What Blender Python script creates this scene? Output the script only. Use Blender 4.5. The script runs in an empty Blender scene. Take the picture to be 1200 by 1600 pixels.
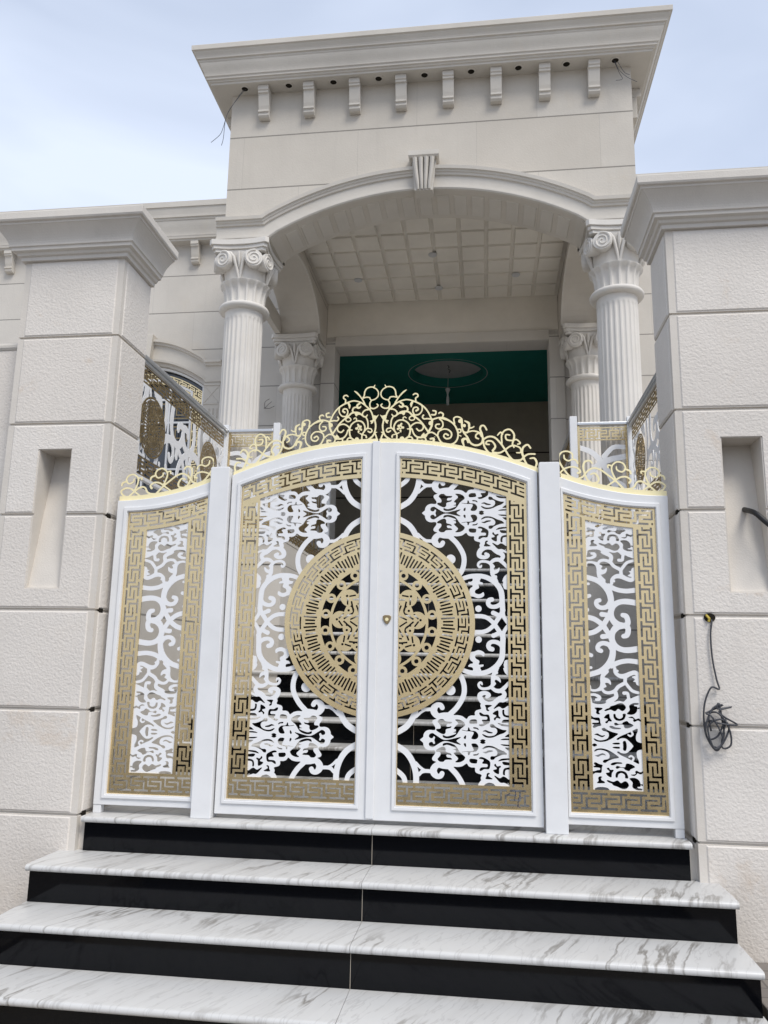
import bpy, bmesh, math, random
from mathutils import Vector, Matrix
from math import radians as R, pi, sin, cos, sqrt, hypot
random.seed(7)
sc = bpy.context.scene; col = sc.collection
# ---------------------------------------------------------------- camera
cam = bpy.data.objects.new("camera", bpy.data.cameras.new("camera")); col.objects.link(cam)
sc.camera = cam
cam.data.sensor_fit = 'HORIZONTAL'; cam.data.sensor_width = 36; cam.data.lens = 37.0
cam.data.clip_start = .05; cam.data.clip_end = 3000
yaw, pitch, roll = .1299, .1892, .0176
fw = Vector((-sin(yaw)*cos(pitch), cos(yaw)*cos(pitch), sin(pitch))); rt = Vector((cos(yaw), sin(yaw), 0)); up = rt.cross(fw)
r2 = cos(roll)*rt+sin(roll)*up; u2 = -sin(roll)*rt+cos(roll)*up
m = Matrix((r2, u2, -fw)).transposed().to_4x4(); m.translation = Vector((.5595, -4.1273, .7949)); cam.matrix_world = m
sc.render.resolution_x = 768; sc.render.resolution_y = 1024
# ---------------------------------------------------------------- sky and light
SUN_EL, SUN_AZ = R(52), R(140)          # azimuth from +Y towards +X
w = bpy.data.worlds.new("World"); sc.world = w; w.use_nodes = True
nt = w.node_tree; nt.nodes.clear(); N = nt.nodes.new; L = nt.links.new
out = N('ShaderNodeOutputWorld'); bg = N('ShaderNodeBackground'); L(bg.outputs[0], out.inputs[0])
sky = N('ShaderNodeTexSky'); sky.sky_type = 'NISHITA'; sky.sun_disc = False
sky.sun_elevation = SUN_EL; sky.sun_rotation = SUN_AZ; sky.air_density = 1.0; sky.dust_density = 1.5; sky.ozone_density = 1.5
tc = N('ShaderNodeTexCoord'); mp = N('ShaderNodeMapping'); mp.inputs['Scale'].default_value = (1.2, 1.2, 2.6); mp.inputs['Location'].default_value = (.9, .1, .15)
L(tc.outputs['Generated'], mp.inputs[0])
nz = N('ShaderNodeTexNoise'); nz.inputs['Scale'].default_value = 1.1; nz.inputs['Detail'].default_value = 5; nz.inputs['Roughness'].default_value = .48; nz.inputs['Distortion'].default_value = .5
L(mp.outputs[0], nz.inputs[0])
cr = N('ShaderNodeValToRGB'); cr.color_ramp.elements[0].position = .34; cr.color_ramp.elements[0].color = (.46, .46, .46, 1); cr.color_ramp.elements[1].position = .66; cr.color_ramp.elements[1].color = (1, 1, 1, 1)
L(nz.outputs[0], cr.inputs[0])
mix = N('ShaderNodeMix'); mix.data_type = 'RGBA'; L(cr.outputs[0], mix.inputs[0]); L(sky.outputs[0], mix.inputs[6]); mix.inputs[7].default_value = (5.35, 5.95, 7.15, 1)
L(mix.outputs[2], bg.inputs[0]); bg.inputs[1].default_value = .1
sl = bpy.data.lights.new("sun", 'SUN'); sl.energy = 1.75; sl.angle = R(24); sl.color = (1, .955, .885)
so = bpy.data.objects.new("sun", sl); col.objects.link(so)
sd = Vector((sin(SUN_AZ)*cos(SUN_EL), cos(SUN_AZ)*cos(SUN_EL), sin(SUN_EL))); so.rotation_euler = (-sd).to_track_quat('-Z', 'Y').to_euler()
so.location = (6, -10, 14)
sc.view_settings.view_transform = 'Standard'; sc.view_settings.look = 'None'; sc.view_settings.gamma = 1; sc.view_settings.exposure = 0.63
# ---------------------------------------------------------------- tagging
def tag(o, label=None, cat=None, group=None, kind=None):
    if label: o['label'] = label
    if cat: o['category'] = cat
    if group: o['group'] = group
    if kind: o['kind'] = kind
    return o
ORG = {}
def empty(name, loc, label, cat, group=None):
    o = bpy.data.objects.new(name, None); col.objects.link(o); o.location = loc; o.empty_display_size = .1
    ORG[o] = Vector(loc); return tag(o, label, cat, group)
def copy_tree(o, parent=None):
    c = o.copy(); col.objects.link(c); c.parent = parent
    for ch in [x for x in col.objects if x.parent == o]: copy_tree(ch, c)
    return c
def link(name, V, F, mat, parent=None, smooth=False, bevel=0, mats=None):
    org = ORG.get(parent, Vector((0, 0, 0))) if parent else Vector((0, 0, 0))
    me = bpy.data.meshes.new(name); me.from_pydata([tuple(Vector(v)-org) for v in V], [], F)
    for mm in (mats or [mat]): me.materials.append(mm)
    me.update()
    o = bpy.data.objects.new(name, me); col.objects.link(o); o.parent = parent; ORG[o] = org
    if smooth: me.polygons.foreach_set('use_smooth', [True]*len(me.polygons))
    if bevel:
        b = o.modifiers.new('b', 'BEVEL'); b.width = bevel; b.segments = 2; b.limit_method = 'ANGLE'; b.angle_limit = R(35)
    return o
from mathutils.geometry import tessellate_polygon
class MB:
    def __init__(s): s.V = []; s.F = []
    def add(s, V, F):
        n = len(s.V); s.V += [tuple(v) for v in V]; s.F += [tuple(i+n for i in f) for f in F]; return s
    def box(s, x0, x1, y0, y1, z0, z1):
        return s.add([(x0, y0, z0), (x1, y0, z0), (x1, y1, z0), (x0, y1, z0), (x0, y0, z1), (x1, y0, z1), (x1, y1, z1), (x0, y1, z1)],
                     [(0, 3, 2, 1), (4, 5, 6, 7), (0, 1, 5, 4), (1, 2, 6, 5), (2, 3, 7, 6), (3, 0, 4, 7)])
    def prism(s, P, axis, a, b):
        """outline P in the plane normal to axis ('X': (y,z); 'Y': (x,z); 'Z': (x,y)), from a to b"""
        f = {'X': lambda p, d: (d, p[0], p[1]), 'Y': lambda p, d: (p[0], d, p[1]), 'Z': lambda p, d: (p[0], p[1], d)}[axis]
        n = len(P); V = [f(p, a) for p in P]+[f(p, b) for p in P]
        tri = tessellate_polygon([[Vector((p[0], p[1], 0)) for p in P]])
        ar = sum(P[i][0]*P[(i+1) % n][1]-P[(i+1) % n][0]*P[i][1] for i in range(n))
        F = []
        for t in tri:
            q = [P[i] for i in t]; c = (q[1][0]-q[0][0])*(q[2][1]-q[0][1])-(q[1][1]-q[0][1])*(q[2][0]-q[0][0])
            t = tuple(t) if c > 0 else tuple(reversed(t))
            F.append(t); F.append(tuple(i+n for i in reversed(t)))
        for i in range(n):
            j = (i+1) % n
            F.append((j, i, i+n, j+n) if ar > 0 else (i, j, j+n, i+n))
        return s.add(V, F)
    def lathe(s, prof, c=(0, 0), n=32, mod=None, cap=True):
        V = []; m = len(prof)
        for k in range(n):
            a = 2*pi*k/n
            for (r, z) in prof:
                rr = r*(mod(a, z) if mod else 1); V.append((c[0]+rr*cos(a), c[1]+rr*sin(a), z))
        F = []
        for k in range(n):
            k2 = (k+1) % n
            for i in range(m-1): F.append((k*m+i, k2*m+i, k2*m+i+1, k*m+i+1))
        if cap: F.append(tuple(k*m for k in reversed(range(n)))); F.append(tuple(k*m+m-1 for k in range(n)))
        return s.add(V, F)
    def tube(s, P, r, n=8, flat=None):
        P = [Vector(p) for p in P]; V = []; F = []; rs = r if isinstance(r, (list, tuple)) else [r]*len(P)
        prev = None
        for i, p in enumerate(P):
            t = (P[min(i+1, len(P)-1)]-P[max(i-1, 0)]).normalized()
            if prev is None: u = t.orthogonal().normalized()
            else:
                u = prev-t*prev.dot(t); u = u.normalized() if u.length > 1e-6 else t.orthogonal().normalized()
            prev = u; v = t.cross(u)
            for k in range(n):
                a = 2*pi*k/n; V.append(p+(u*cos(a)+v*sin(a))*rs[i])
        for i in range(len(P)-1):
            for k in range(n):
                k2 = (k+1) % n; F.append((i*n+k, i*n+k2, (i+1)*n+k2, (i+1)*n+k))
        F.append(tuple(reversed(range(n)))); F.append(tuple(range((len(P)-1)*n, len(P)*n)))
        return s.add(V, F)
    def rings(s, rects):
        """stack of axis-aligned rectangles (x0,x1,y0,y1,z) joined bottom to top, capped"""
        V = []; F = []
        for (x0, x1, y0, y1, z) in rects: V += [(x0, y0, z), (x1, y0, z), (x1, y1, z), (x0, y1, z)]
        for i in range(len(rects)-1):
            for k in range(4): F.append((i*4+k, i*4+(k+1) % 4, i*4+4+(k+1) % 4, i*4+4+k))
        n = len(rects)*4; F.append((3, 2, 1, 0)); F.append((n-4, n-3, n-2, n-1)); return s.add(V, F)
    def cornice(s, x0, x1, y0, y1, prof, back=True):
        return s.rings([(x0-o, x1+o, y0-o, y1+(o if back else 0), z) for o, z in prof])
    def sweep(s, path, prof, vert=False):
        """profile (n outward, y) carried along an (x,z) path; n is to the left of travel"""
        V = []; F = []; m = len(prof); N_ = len(path)
        for i, p in enumerate(path):
            a = Vector(path[max(i-1, 0)]); b = Vector(p); c = Vector(path[min(i+1, N_-1)])
            d1 = (b-a).normalized() if i > 0 else (c-b).normalized(); d2 = (c-b).normalized() if i < N_-1 else d1
            n1 = Vector((-d1.y, d1.x)); n2 = Vector((-d2.y, d2.x)); nn = (n1+n2).normalized(); k = 1/max(.5, nn.dot(n1))
            if vert: nn = Vector((0, 1)); k = 1
            for (o, y) in prof: V.append((p[0]+nn.x*o*k, y, p[1]+nn.y*o*k))
        for i in range(N_-1):
            for j in range(m-1): F.append((i*m+j, i*m+j+1, (i+1)*m+j+1, (i+1)*m+j))
        F.append(tuple(range(m-1, -1, -1))); F.append(tuple(range((N_-1)*m, N_*m)))
        return s.add(V, F)
    def obj(s, name, mat, parent=None, smooth=False, bevel=0, recalc=True, auto=None):
        o = link(name, s.V, s.F, mat, parent, smooth, bevel)
        if recalc:
            bm = bmesh.new(); bm.from_mesh(o.data); bmesh.ops.recalc_face_normals(bm, faces=bm.faces); bm.to_mesh(o.data); bm.free()
        if auto:
            o.data.polygons.foreach_set('use_smooth', [True]*len(o.data.polygons)); o.data.set_sharp_from_angle(angle=R(auto))
        return o
def boolean_cut(o, cutter):
    """subtract a temporary cutter mesh (MB) from a mesh object"""
    me = bpy.data.meshes.new('cut'); org = ORG[o]; me.from_pydata([tuple(Vector(v)-org) for v in cutter.V], [], cutter.F)
    bm = bmesh.new(); bm.from_mesh(me); bmesh.ops.recalc_face_normals(bm, faces=bm.faces); bm.to_mesh(me); bm.free()
    c = bpy.data.objects.new('cut', me); col.objects.link(c); c.parent = o.parent
    md = o.modifiers.new('c', 'BOOLEAN'); md.object = c; md.operation = 'DIFFERENCE'; md.solver = 'EXACT'
    bpy.context.view_layer.update(); dg = bpy.context.evaluated_depsgraph_get()
    nm = bpy.data.meshes.new_from_object(o.evaluated_get(dg)); o.modifiers.clear(); old = o.data; o.data = nm
    bpy.data.objects.remove(c); return o
def panel(F, name, mat, parent, plane, y0, th=.004, mirror=None, remap=None):
    """solid sheet from a pattern field; plane 'Y' (x,z) at y0 or 'X' (y,z) at x=y0"""
    V, FA, SG = contour(F)
    if remap: V = [remap(a, b) for a, b in V]
    if mirror is not None: V = [(2*mirror-a, b) for a, b in V]; FA = [tuple(reversed(f)) for f in FA]; SG = [(b, a) for a, b in SG]
    n = len(V)
    if plane == 'Y': VV = [(a, y0, b) for a, b in V]+[(a, y0+th, b) for a, b in V]
    else: VV = [(y0, a, b) for a, b in V]+[(y0+th, a, b) for a, b in V]
    FF = list(FA)+[tuple(i+n for i in reversed(f)) for f in FA]+[(b, a, a+n, b+n) for a, b in SG]
    return link(name, VV, FF, mat, parent)
# ---------------------------------------------------------------- materials
def new_mat(name):
    m = bpy.data.materials.new(name); m.use_nodes = True; nt = m.node_tree; nt.nodes.clear()
    o = nt.nodes.new('ShaderNodeOutputMaterial'); b = nt.nodes.new('ShaderNodeBsdfPrincipled'); nt.links.new(b.outputs[0], o.inputs[0])
    return m, nt, b
def node(nt, t, **kw):
    n = nt.nodes.new(t)
    for k, v in kw.items():
        if k in n.inputs: n.inputs[k].default_value = v
        else: setattr(n, k, v)
    return n
def ramp(nt, src, p0, c0, p1, c1):
    r = node(nt, 'ShaderNodeValToRGB'); e = r.color_ramp.elements; e[0].position = p0; e[0].color = (*c0, 1) if len(c0) == 3 else c0; e[1].position = p1; e[1].color = (*c1, 1)
    nt.links.new(src, r.inputs[0]); return r
def mixc(nt, fac, a, b, mode='MIX'):
    m = node(nt, 'ShaderNodeMix'); m.data_type = 'RGBA'; m.blend_type = mode
    for v, i in ((fac, 0), (a, 6), (b, 7)):
        if isinstance(v, (int, float)): m.inputs[i].default_value = v
        elif isinstance(v, tuple): m.inputs[i].default_value = (*v, 1)
        else: nt.links.new(v, m.inputs[i])
    return m.outputs[2]
def mth(nt, op, a, b=None, c=None):
    m = node(nt, 'ShaderNodeMath'); m.operation = op
    for i, v in enumerate((a, b, c)):
        if v is None: continue
        if isinstance(v, (int, float)): m.inputs[i].default_value = v
        else: nt.links.new(v, m.inputs[i])
    return m.outputs[0]
def pos(nt, scale=None):
    g = node(nt, 'ShaderNodeNewGeometry')
    if scale is None: return g.outputs['Position']
    mp = node(nt, 'ShaderNodeMapping'); mp.inputs['Scale'].default_value = scale; nt.links.new(g.outputs['Position'], mp.inputs[0]); return mp.outputs[0]
def noise(nt, vec, scale, detail=4, rough=.5, dist=0):
    n = node(nt, 'ShaderNodeTexNoise'); n.inputs['Scale'].default_value = scale; n.inputs['Detail'].default_value = detail; n.inputs['Roughness'].default_value = rough; n.inputs['Distortion'].default_value = dist
    nt.links.new(vec, n.inputs['Vector']); return n.outputs[0]
def bump(nt, b, h, strength, dist=.01):
    n = node(nt, 'ShaderNodeBump'); n.inputs['Strength'].default_value = strength; n.inputs['Distance'].default_value = dist
    nt.links.new(h, n.inputs['Height']); nt.links.new(n.outputs[0], b.inputs['Normal']); return n
def stone(name, c, rough=False, z0=None, p=None, w0=None, wp=None, streak=True, stain=.5):
    m, nt, b = new_mat(name); P = pos(nt)
    big = noise(nt, P, 1.3, 5, .6); mid = noise(nt, P, 9, 6, .65); fine = noise(nt, P, 120, 3, .6)
    dark = tuple(x*.84 for x in c); warm = (c[0]*.93, c[1]*.87, c[2]*.78)
    colr = mixc(nt, ramp(nt, big, .35, (0, 0, 0), .7, (1, 1, 1)).outputs[0], c, dark)
    colr = mixc(nt, ramp(nt, noise(nt, P, 2.3, 7, .7), .56, (0, 0, 0), .78, (stain, stain, stain)).outputs[0], colr, warm)
    colr = mixc(nt, ramp(nt, mid, .35, (0, 0, 0), .75, (.35, .35, .35)).outputs[0], colr, tuple(x*.88 for x in c))
    if streak:
        st = noise(nt, pos(nt, (7, 7, .5)), 2.0, 5, .6)
        colr = mixc(nt, ramp(nt, st, .55, (0, 0, 0), .8, (.3, .3, .3)).outputs[0], colr, tuple(x*.72 for x in c))
    if z0 is not None:
        sx = node(nt, 'ShaderNodeSeparateXYZ'); nt.links.new(P, sx.inputs[0])
        zz = mth(nt, 'DIVIDE', mth(nt, 'SUBTRACT', sx.outputs[2], z0), p); row = mth(nt, 'FLOOR', zz)
        fz = mth(nt, 'ABSOLUTE', mth(nt, 'SUBTRACT', mth(nt, 'FRACT', mth(nt, 'ADD', zz, .5)), .5))
        gz = mth(nt, 'LESS_THAN', mth(nt, 'MULTIPLY', fz, p), .0065)
        off = mth(nt, 'MULTIPLY', mth(nt, 'MODULO', mth(nt, 'ABSOLUTE', row), 2), .5)
        xx = mth(nt, 'ADD', mth(nt, 'DIVIDE', mth(nt, 'SUBTRACT', sx.outputs[0], w0), wp), off)
        fx = mth(nt, 'ABSOLUTE', mth(nt, 'SUBTRACT', mth(nt, 'FRACT', mth(nt, 'ADD', xx, .5)), .5))
        gx = mth(nt, 'LESS_THAN', mth(nt, 'MULTIPLY', fx, wp), .0028)
        # each block its own tone
        wn = node(nt, 'ShaderNodeTexWhiteNoise'); wn.noise_dimensions = '2D'; cx = node(nt, 'ShaderNodeCombineXYZ')
        nt.links.new(mth(nt, 'FLOOR', xx), cx.inputs[0]); nt.links.new(row, cx.inputs[1]); nt.links.new(cx.outputs[0], wn.inputs[0])
        colr = mixc(nt, mth(nt, 'MULTIPLY', wn.outputs[0], .42), colr, (c[0]*.8, c[1]*.78, c[2]*.75))
        colr = mixc(nt, mth(nt, 'MULTIPLY', gx, .35), colr, tuple(x*.55 for x in c))
        colr = mixc(nt, mth(nt, 'MULTIPLY', gz, .85), colr, tuple(x*.35 for x in c))
    nt.links.new(colr, b.inputs['Base Color']); b.inputs['Roughness'].default_value = .9; b.inputs['Specular IOR Level'].default_value = .25
    if rough:
        # every block weathers a little differently; splash dirt low down, rusty smudges
        sx = node(nt, 'ShaderNodeSeparateXYZ'); nt.links.new(P, sx.inputs[0]); wn = node(nt, 'ShaderNodeTexWhiteNoise'); wn.noise_dimensions = '2D'; cx = node(nt, 'ShaderNodeCombineXYZ')
        nt.links.new(mth(nt, 'FLOOR', mth(nt, 'DIVIDE', mth(nt, 'SUBTRACT', sx.outputs[2], .0018), .5245)), cx.inputs[0]); nt.links.new(mth(nt, 'SIGN', sx.outputs[0]), cx.inputs[1]); nt.links.new(cx.outputs[0], wn.inputs[0])
        colr = mixc(nt, mth(nt, 'MULTIPLY', wn.outputs[0], .5), colr, (c[0]*.82, c[1]*.80, c[2]*.78))
        sm = ramp(nt, noise(nt, P, 3.1, 8, .72, .6), .60, (0, 0, 0), .74, (.55, .55, .55)).outputs[0]
        colr = mixc(nt, sm, colr, (c[0]*.74, c[1]*.62, c[2]*.5))
        mr = node(nt, 'ShaderNodeMapRange'); nt.links.new(sx.outputs[2], mr.inputs[0]); mr.inputs[1].default_value = -.65; mr.inputs[2].default_value = .1; mr.inputs[3].default_value = .8; mr.inputs[4].default_value = 0
        colr = mixc(nt, mth(nt, 'MULTIPLY', mr.outputs[0], noise(nt, P, 7, 7, .7)), colr, (c[0]*.6, c[1]*.53, c[2]*.45))
        nt.links.new(colr, b.inputs['Base Color'])
        v = node(nt, 'ShaderNodeTexVoronoi'); v.inputs['Scale'].default_value = 80; v.feature = 'SMOOTH_F1'; v.inputs['Randomness'].default_value = 1
        wv = node(nt, 'ShaderNodeMapping'); nt.links.new(P, wv.inputs[0]); nt.links.new(wv.outputs[0], v.inputs['Vector'])
        pit = noise(nt, pos(nt, (1, 1, 1.25)), 62, 4, .6, .5)
        h = mth(nt, 'ADD', mth(nt, 'MULTIPLY', pit, 1.1), mth(nt, 'MULTIPLY', v.outputs[0], .5))
        bump(nt, b, h, .5, .0065)
    else:
        h = mth(nt, 'ADD', mth(nt, 'MULTIPLY', fine, .35), mth(nt, 'MULTIPLY', mid, .6))
        if z0 is not None: h = mth(nt, 'SUBTRACT', mth(nt, 'ADD', mth(nt, 'MULTIPLY', h, .4), mth(nt, 'MULTIPLY', noise(nt, P, 55, 4, .6, .4), .5)), mth(nt, 'MULTIPLY', gz, 1.5))
        bump(nt, b, h, .6, .006)
    return m
def plain(name, c, rough=.5, metal=0., spec=.5, vary=.0, bumps=0., bscale=200, emit=None):
    m, nt, b = new_mat(name); b.inputs['Base Color'].default_value = (*c, 1); b.inputs['Roughness'].default_value = rough; b.inputs['Metallic'].default_value = metal; b.inputs['Specular IOR Level'].default_value = spec
    P = pos(nt)
    if vary:
        n = noise(nt, P, 5, 6, .65); f = ramp(nt, n, .4, (0, 0, 0), .75, (vary, vary, vary)).outputs[0]
        nt.links.new(mixc(nt, f, c, tuple(x*.72 for x in c)), b.inputs['Base Color'])
        n2 = noise(nt, P, 17, 4, .6); mr = node(nt, 'ShaderNodeMapRange'); nt.links.new(n2, mr.inputs[0]); mr.inputs[3].default_value = rough-.08; mr.inputs[4].default_value = rough+.12; nt.links.new(mr.outputs[0], b.inputs['Roughness'])
    if bumps: bump(nt, b, noise(nt, P, bscale, 2, .5), bumps, .002)
    return m
def marble(name):
    m, nt, b = new_mat(name)
    mp = node(nt, 'ShaderNodeMapping'); g = node(nt, 'ShaderNodeNewGeometry'); nt.links.new(g.outputs['Position'], mp.inputs[0])
    m0 = node(nt, 'ShaderNodeMapping'); nt.links.new(m0.outputs[0], mp.inputs[0])
    oi = node(nt, 'ShaderNodeObjectInfo'); sh = node(nt, 'ShaderNodeVectorMath'); sh.operation = 'MULTIPLY_ADD'; nt.links.new(oi.outputs['Random'], sh.inputs[0]); sh.inputs[1].default_value = (31, 17, 5); nt.links.new(g.outputs['Position'], sh.inputs[2]); nt.links.new(sh.outputs[0], m0.inputs[0])
    m0.inputs['Rotation'].default_value = (0, 0, R(22)); mp.inputs['Scale'].default_value = (5.6, .55, .8)
    dz = noise(nt, g.outputs['Position'], 2.2, 4, .55)
    cm = node(nt, 'ShaderNodeVectorMath'); cm.operation = 'MULTIPLY_ADD'; nt.links.new(dz, cm.inputs[0]); cm.inputs[1].default_value = (.55, .3, .3); nt.links.new(mp.outputs[0], cm.inputs[2])
    n1 = noise(nt, cm.outputs[0], 1.7, 5, .52, .12); n2 = noise(nt, cm.outputs[0], 4.2, 4, .5, .1)
    v1 = mth(nt, 'ABSOLUTE', mth(nt, 'SUBTRACT', n1, .52)); v2 = mth(nt, 'ABSOLUTE', mth(nt, 'SUBTRACT', n2, .5))
    f1 = ramp(nt, v1, 0, (.9, .9, .9), .034, (0, 0, 0)).outputs[0]; f2 = ramp(nt, v2, 0, (.4, .4, .4), .025, (0, 0, 0)).outputs[0]
    mask = ramp(nt, noise(nt, g.outputs['Position'], 1.9, 3, .5), .40, (0, 0, 0), .56, (1, 1, 1)).outputs[0]
    cloud = ramp(nt, noise(nt, cm.outputs[0], 1.1, 5, .6), .45, (0, 0, 0), .75, (.4, .4, .4)).outputs[0]
    c = mixc(nt, cloud, (.55, .545, .53), (.41, .40, .385))
    c = mixc(nt, mth(nt, 'MULTIPLY', f1, mask), c, (.20, .185, .165)); c = mixc(nt, f2, c, (.33, .32, .31))
    sp = ramp(nt, noise(nt, g.outputs['Position'], 6, 6, .7), .66, (0, 0, 0), .8, (.4, .4, .4)).outputs[0]
    c = mixc(nt, sp, c, (.5, .44, .36))
    nt.links.new(c, b.inputs['Base Color']); b.inputs['Roughness'].default_value = .3
    rr = node(nt, 'ShaderNodeMapRange'); nt.links.new(noise(nt, g.outputs['Position'], 9, 5, .6), rr.inputs[0]); rr.inputs[3].default_value = .22; rr.inputs[4].default_value = .5; nt.links.new(rr.outputs[0], b.inputs['Roughness'])
    bump(nt, b, noise(nt, g.outputs['Position'], 30, 3), .06, .003)
    return m
def granite(name):
    m, nt, b = new_mat(name); P = pos(nt)
    v = node(nt, 'ShaderNodeTexVoronoi'); v.inputs['Scale'].default_value = 260; nt.links.new(P, v.inputs['Vector'])
    f = ramp(nt, v.outputs['Distance'], .0, (.5, .5, .5), .13, (0, 0, 0)).outputs[0]
    d = ramp(nt, noise(nt, P, 5, 7, .7), .6, (0, 0, 0), .8, (.25, .25, .25)).outputs[0]
    c = mixc(nt, f, (.0014, .0017, .0026), (.04, .042, .048)); c = mixc(nt, d, c, (.009, .010, .012))
    nt.links.new(c, b.inputs['Base Color']); b.inputs['Specular IOR Level'].default_value = .24
    rr = node(nt, 'ShaderNodeMapRange'); nt.links.new(noise(nt, P, 6, 6, .65), rr.inputs[0]); rr.inputs[3].default_value = .02; rr.inputs[4].default_value = .14; nt.links.new(rr.outputs[0], b.inputs['Roughness'])
    return m
STN = (.60, .56, .50)
M = dict(
    stone=stone('smooth_limestone', (.66, .615, .555)),
    trim=stone('limestone_trim', (.61, .575, .52), streak=False),
    cap=stone('cap_limestone', (.68, .64, .585), streak=True, stain=.3),
    rough=stone('pitted_limestone', (.755, .71, .655), rough=True, stain=.35),
    wall=stone('portico_limestone', STN, z0=5.97, p=.575, w0=-1.24, wp=1.16),
    facade=stone('facade_limestone', (.61, .58, .535), z0=5.985, p=.543, w0=-3.35, wp=1.2),
    column=stone('column_limestone', (.68, .65, .605), streak=True, stain=.4),
    gold=plain('gold_satin_metal', (.80, .625, .35), .25, 1.0, .5, .4, .12, 240),
    crest=plain('gold_painted_metal', (.92, .81, .48), .40, .25, .5, .2, .1, 260),
    dim_gold=plain('dim_gold_metal', (.30, .225, .12), .42, .7, .5, .3),  # gold with the dimness of an oblique view put into its colour
    white=plain('white_powder_coat', (.745, .745, .745), .38, 0, .5, .25, .08, 60),
    whitefl=plain('white_lacquered_sheet', (.78, .78, .785), .42, 0, .5, .0),
    steel=plain('brushed_rail_metal', (.62, .63, .64), .3, .6, .5, .2),
    marble=marble('veined_white_marble'), granite=granite('polished_black_granite'),
    green=plain('dark_green_plaster', (.024, .215, .175), .8, 0, .2, .3),
    room=plain('beige_room_plaster', (.42, .37, .30), .9, 0, .2, .4),
    greyp=plain('grey_plaster', (.5, .5, .5), .9, 0, .2, .4),
    ceil=stone('ceiling_limestone', (.72, .675, .60), streak=False),
    glass=plain('dark_window_glass', (.035, .04, .048), .12, 0, .8),
    black=plain('black_rubber', (.012, .012, .013), .5, 0, .4),
    cable=plain('dark_grey_cable', (.05, .052, .06), .5, 0, .4),
    dark=plain('cavity_shade', (.02, .017, .013), .9, 0, .1),  # near-black colour standing for the shade inside openings
    sand=None)
def ground_mat():
    m, nt, b = new_mat('sandy_ground'); P = pos(nt); n = noise(nt, P, .8, 8, .65); n2 = noise(nt, P, 40, 5, .7)
    c = mixc(nt, n, (.36, .32, .26), (.44, .40, .34)); c = mixc(nt, mth(nt, 'MULTIPLY', n2, .5), c, (.26, .23, .19)); nt.links.new(c, b.inputs['Base Color']); b.inputs['Roughness'].default_value = .95
    bump(nt, b, n2, .6, .01); return m
M['sand'] = ground_mat()
def paver_mat():
    m, nt, b = new_mat('grey_pavers'); P = pos(nt); br = node(nt, 'ShaderNodeTexBrick'); nt.links.new(P, br.inputs['Vector'])
    br.inputs['Color1'].default_value = (.24, .215, .19, 1); br.inputs['Color2'].default_value = (.19, .17, .155, 1); br.inputs['Mortar'].default_value = (.12, .11, .1, 1); br.inputs['Scale'].default_value = 2.5; br.inputs['Mortar Size'].default_value = .012
    nt.links.new(mixc(nt, mth(nt, 'MULTIPLY', noise(nt, P, 30, 5, .7), .4), br.outputs[0], (.15, .13, .11)), b.inputs['Base Color']); b.inputs['Roughness'].default_value = .9; return m
M['paver'] = paver_mat()
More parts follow.
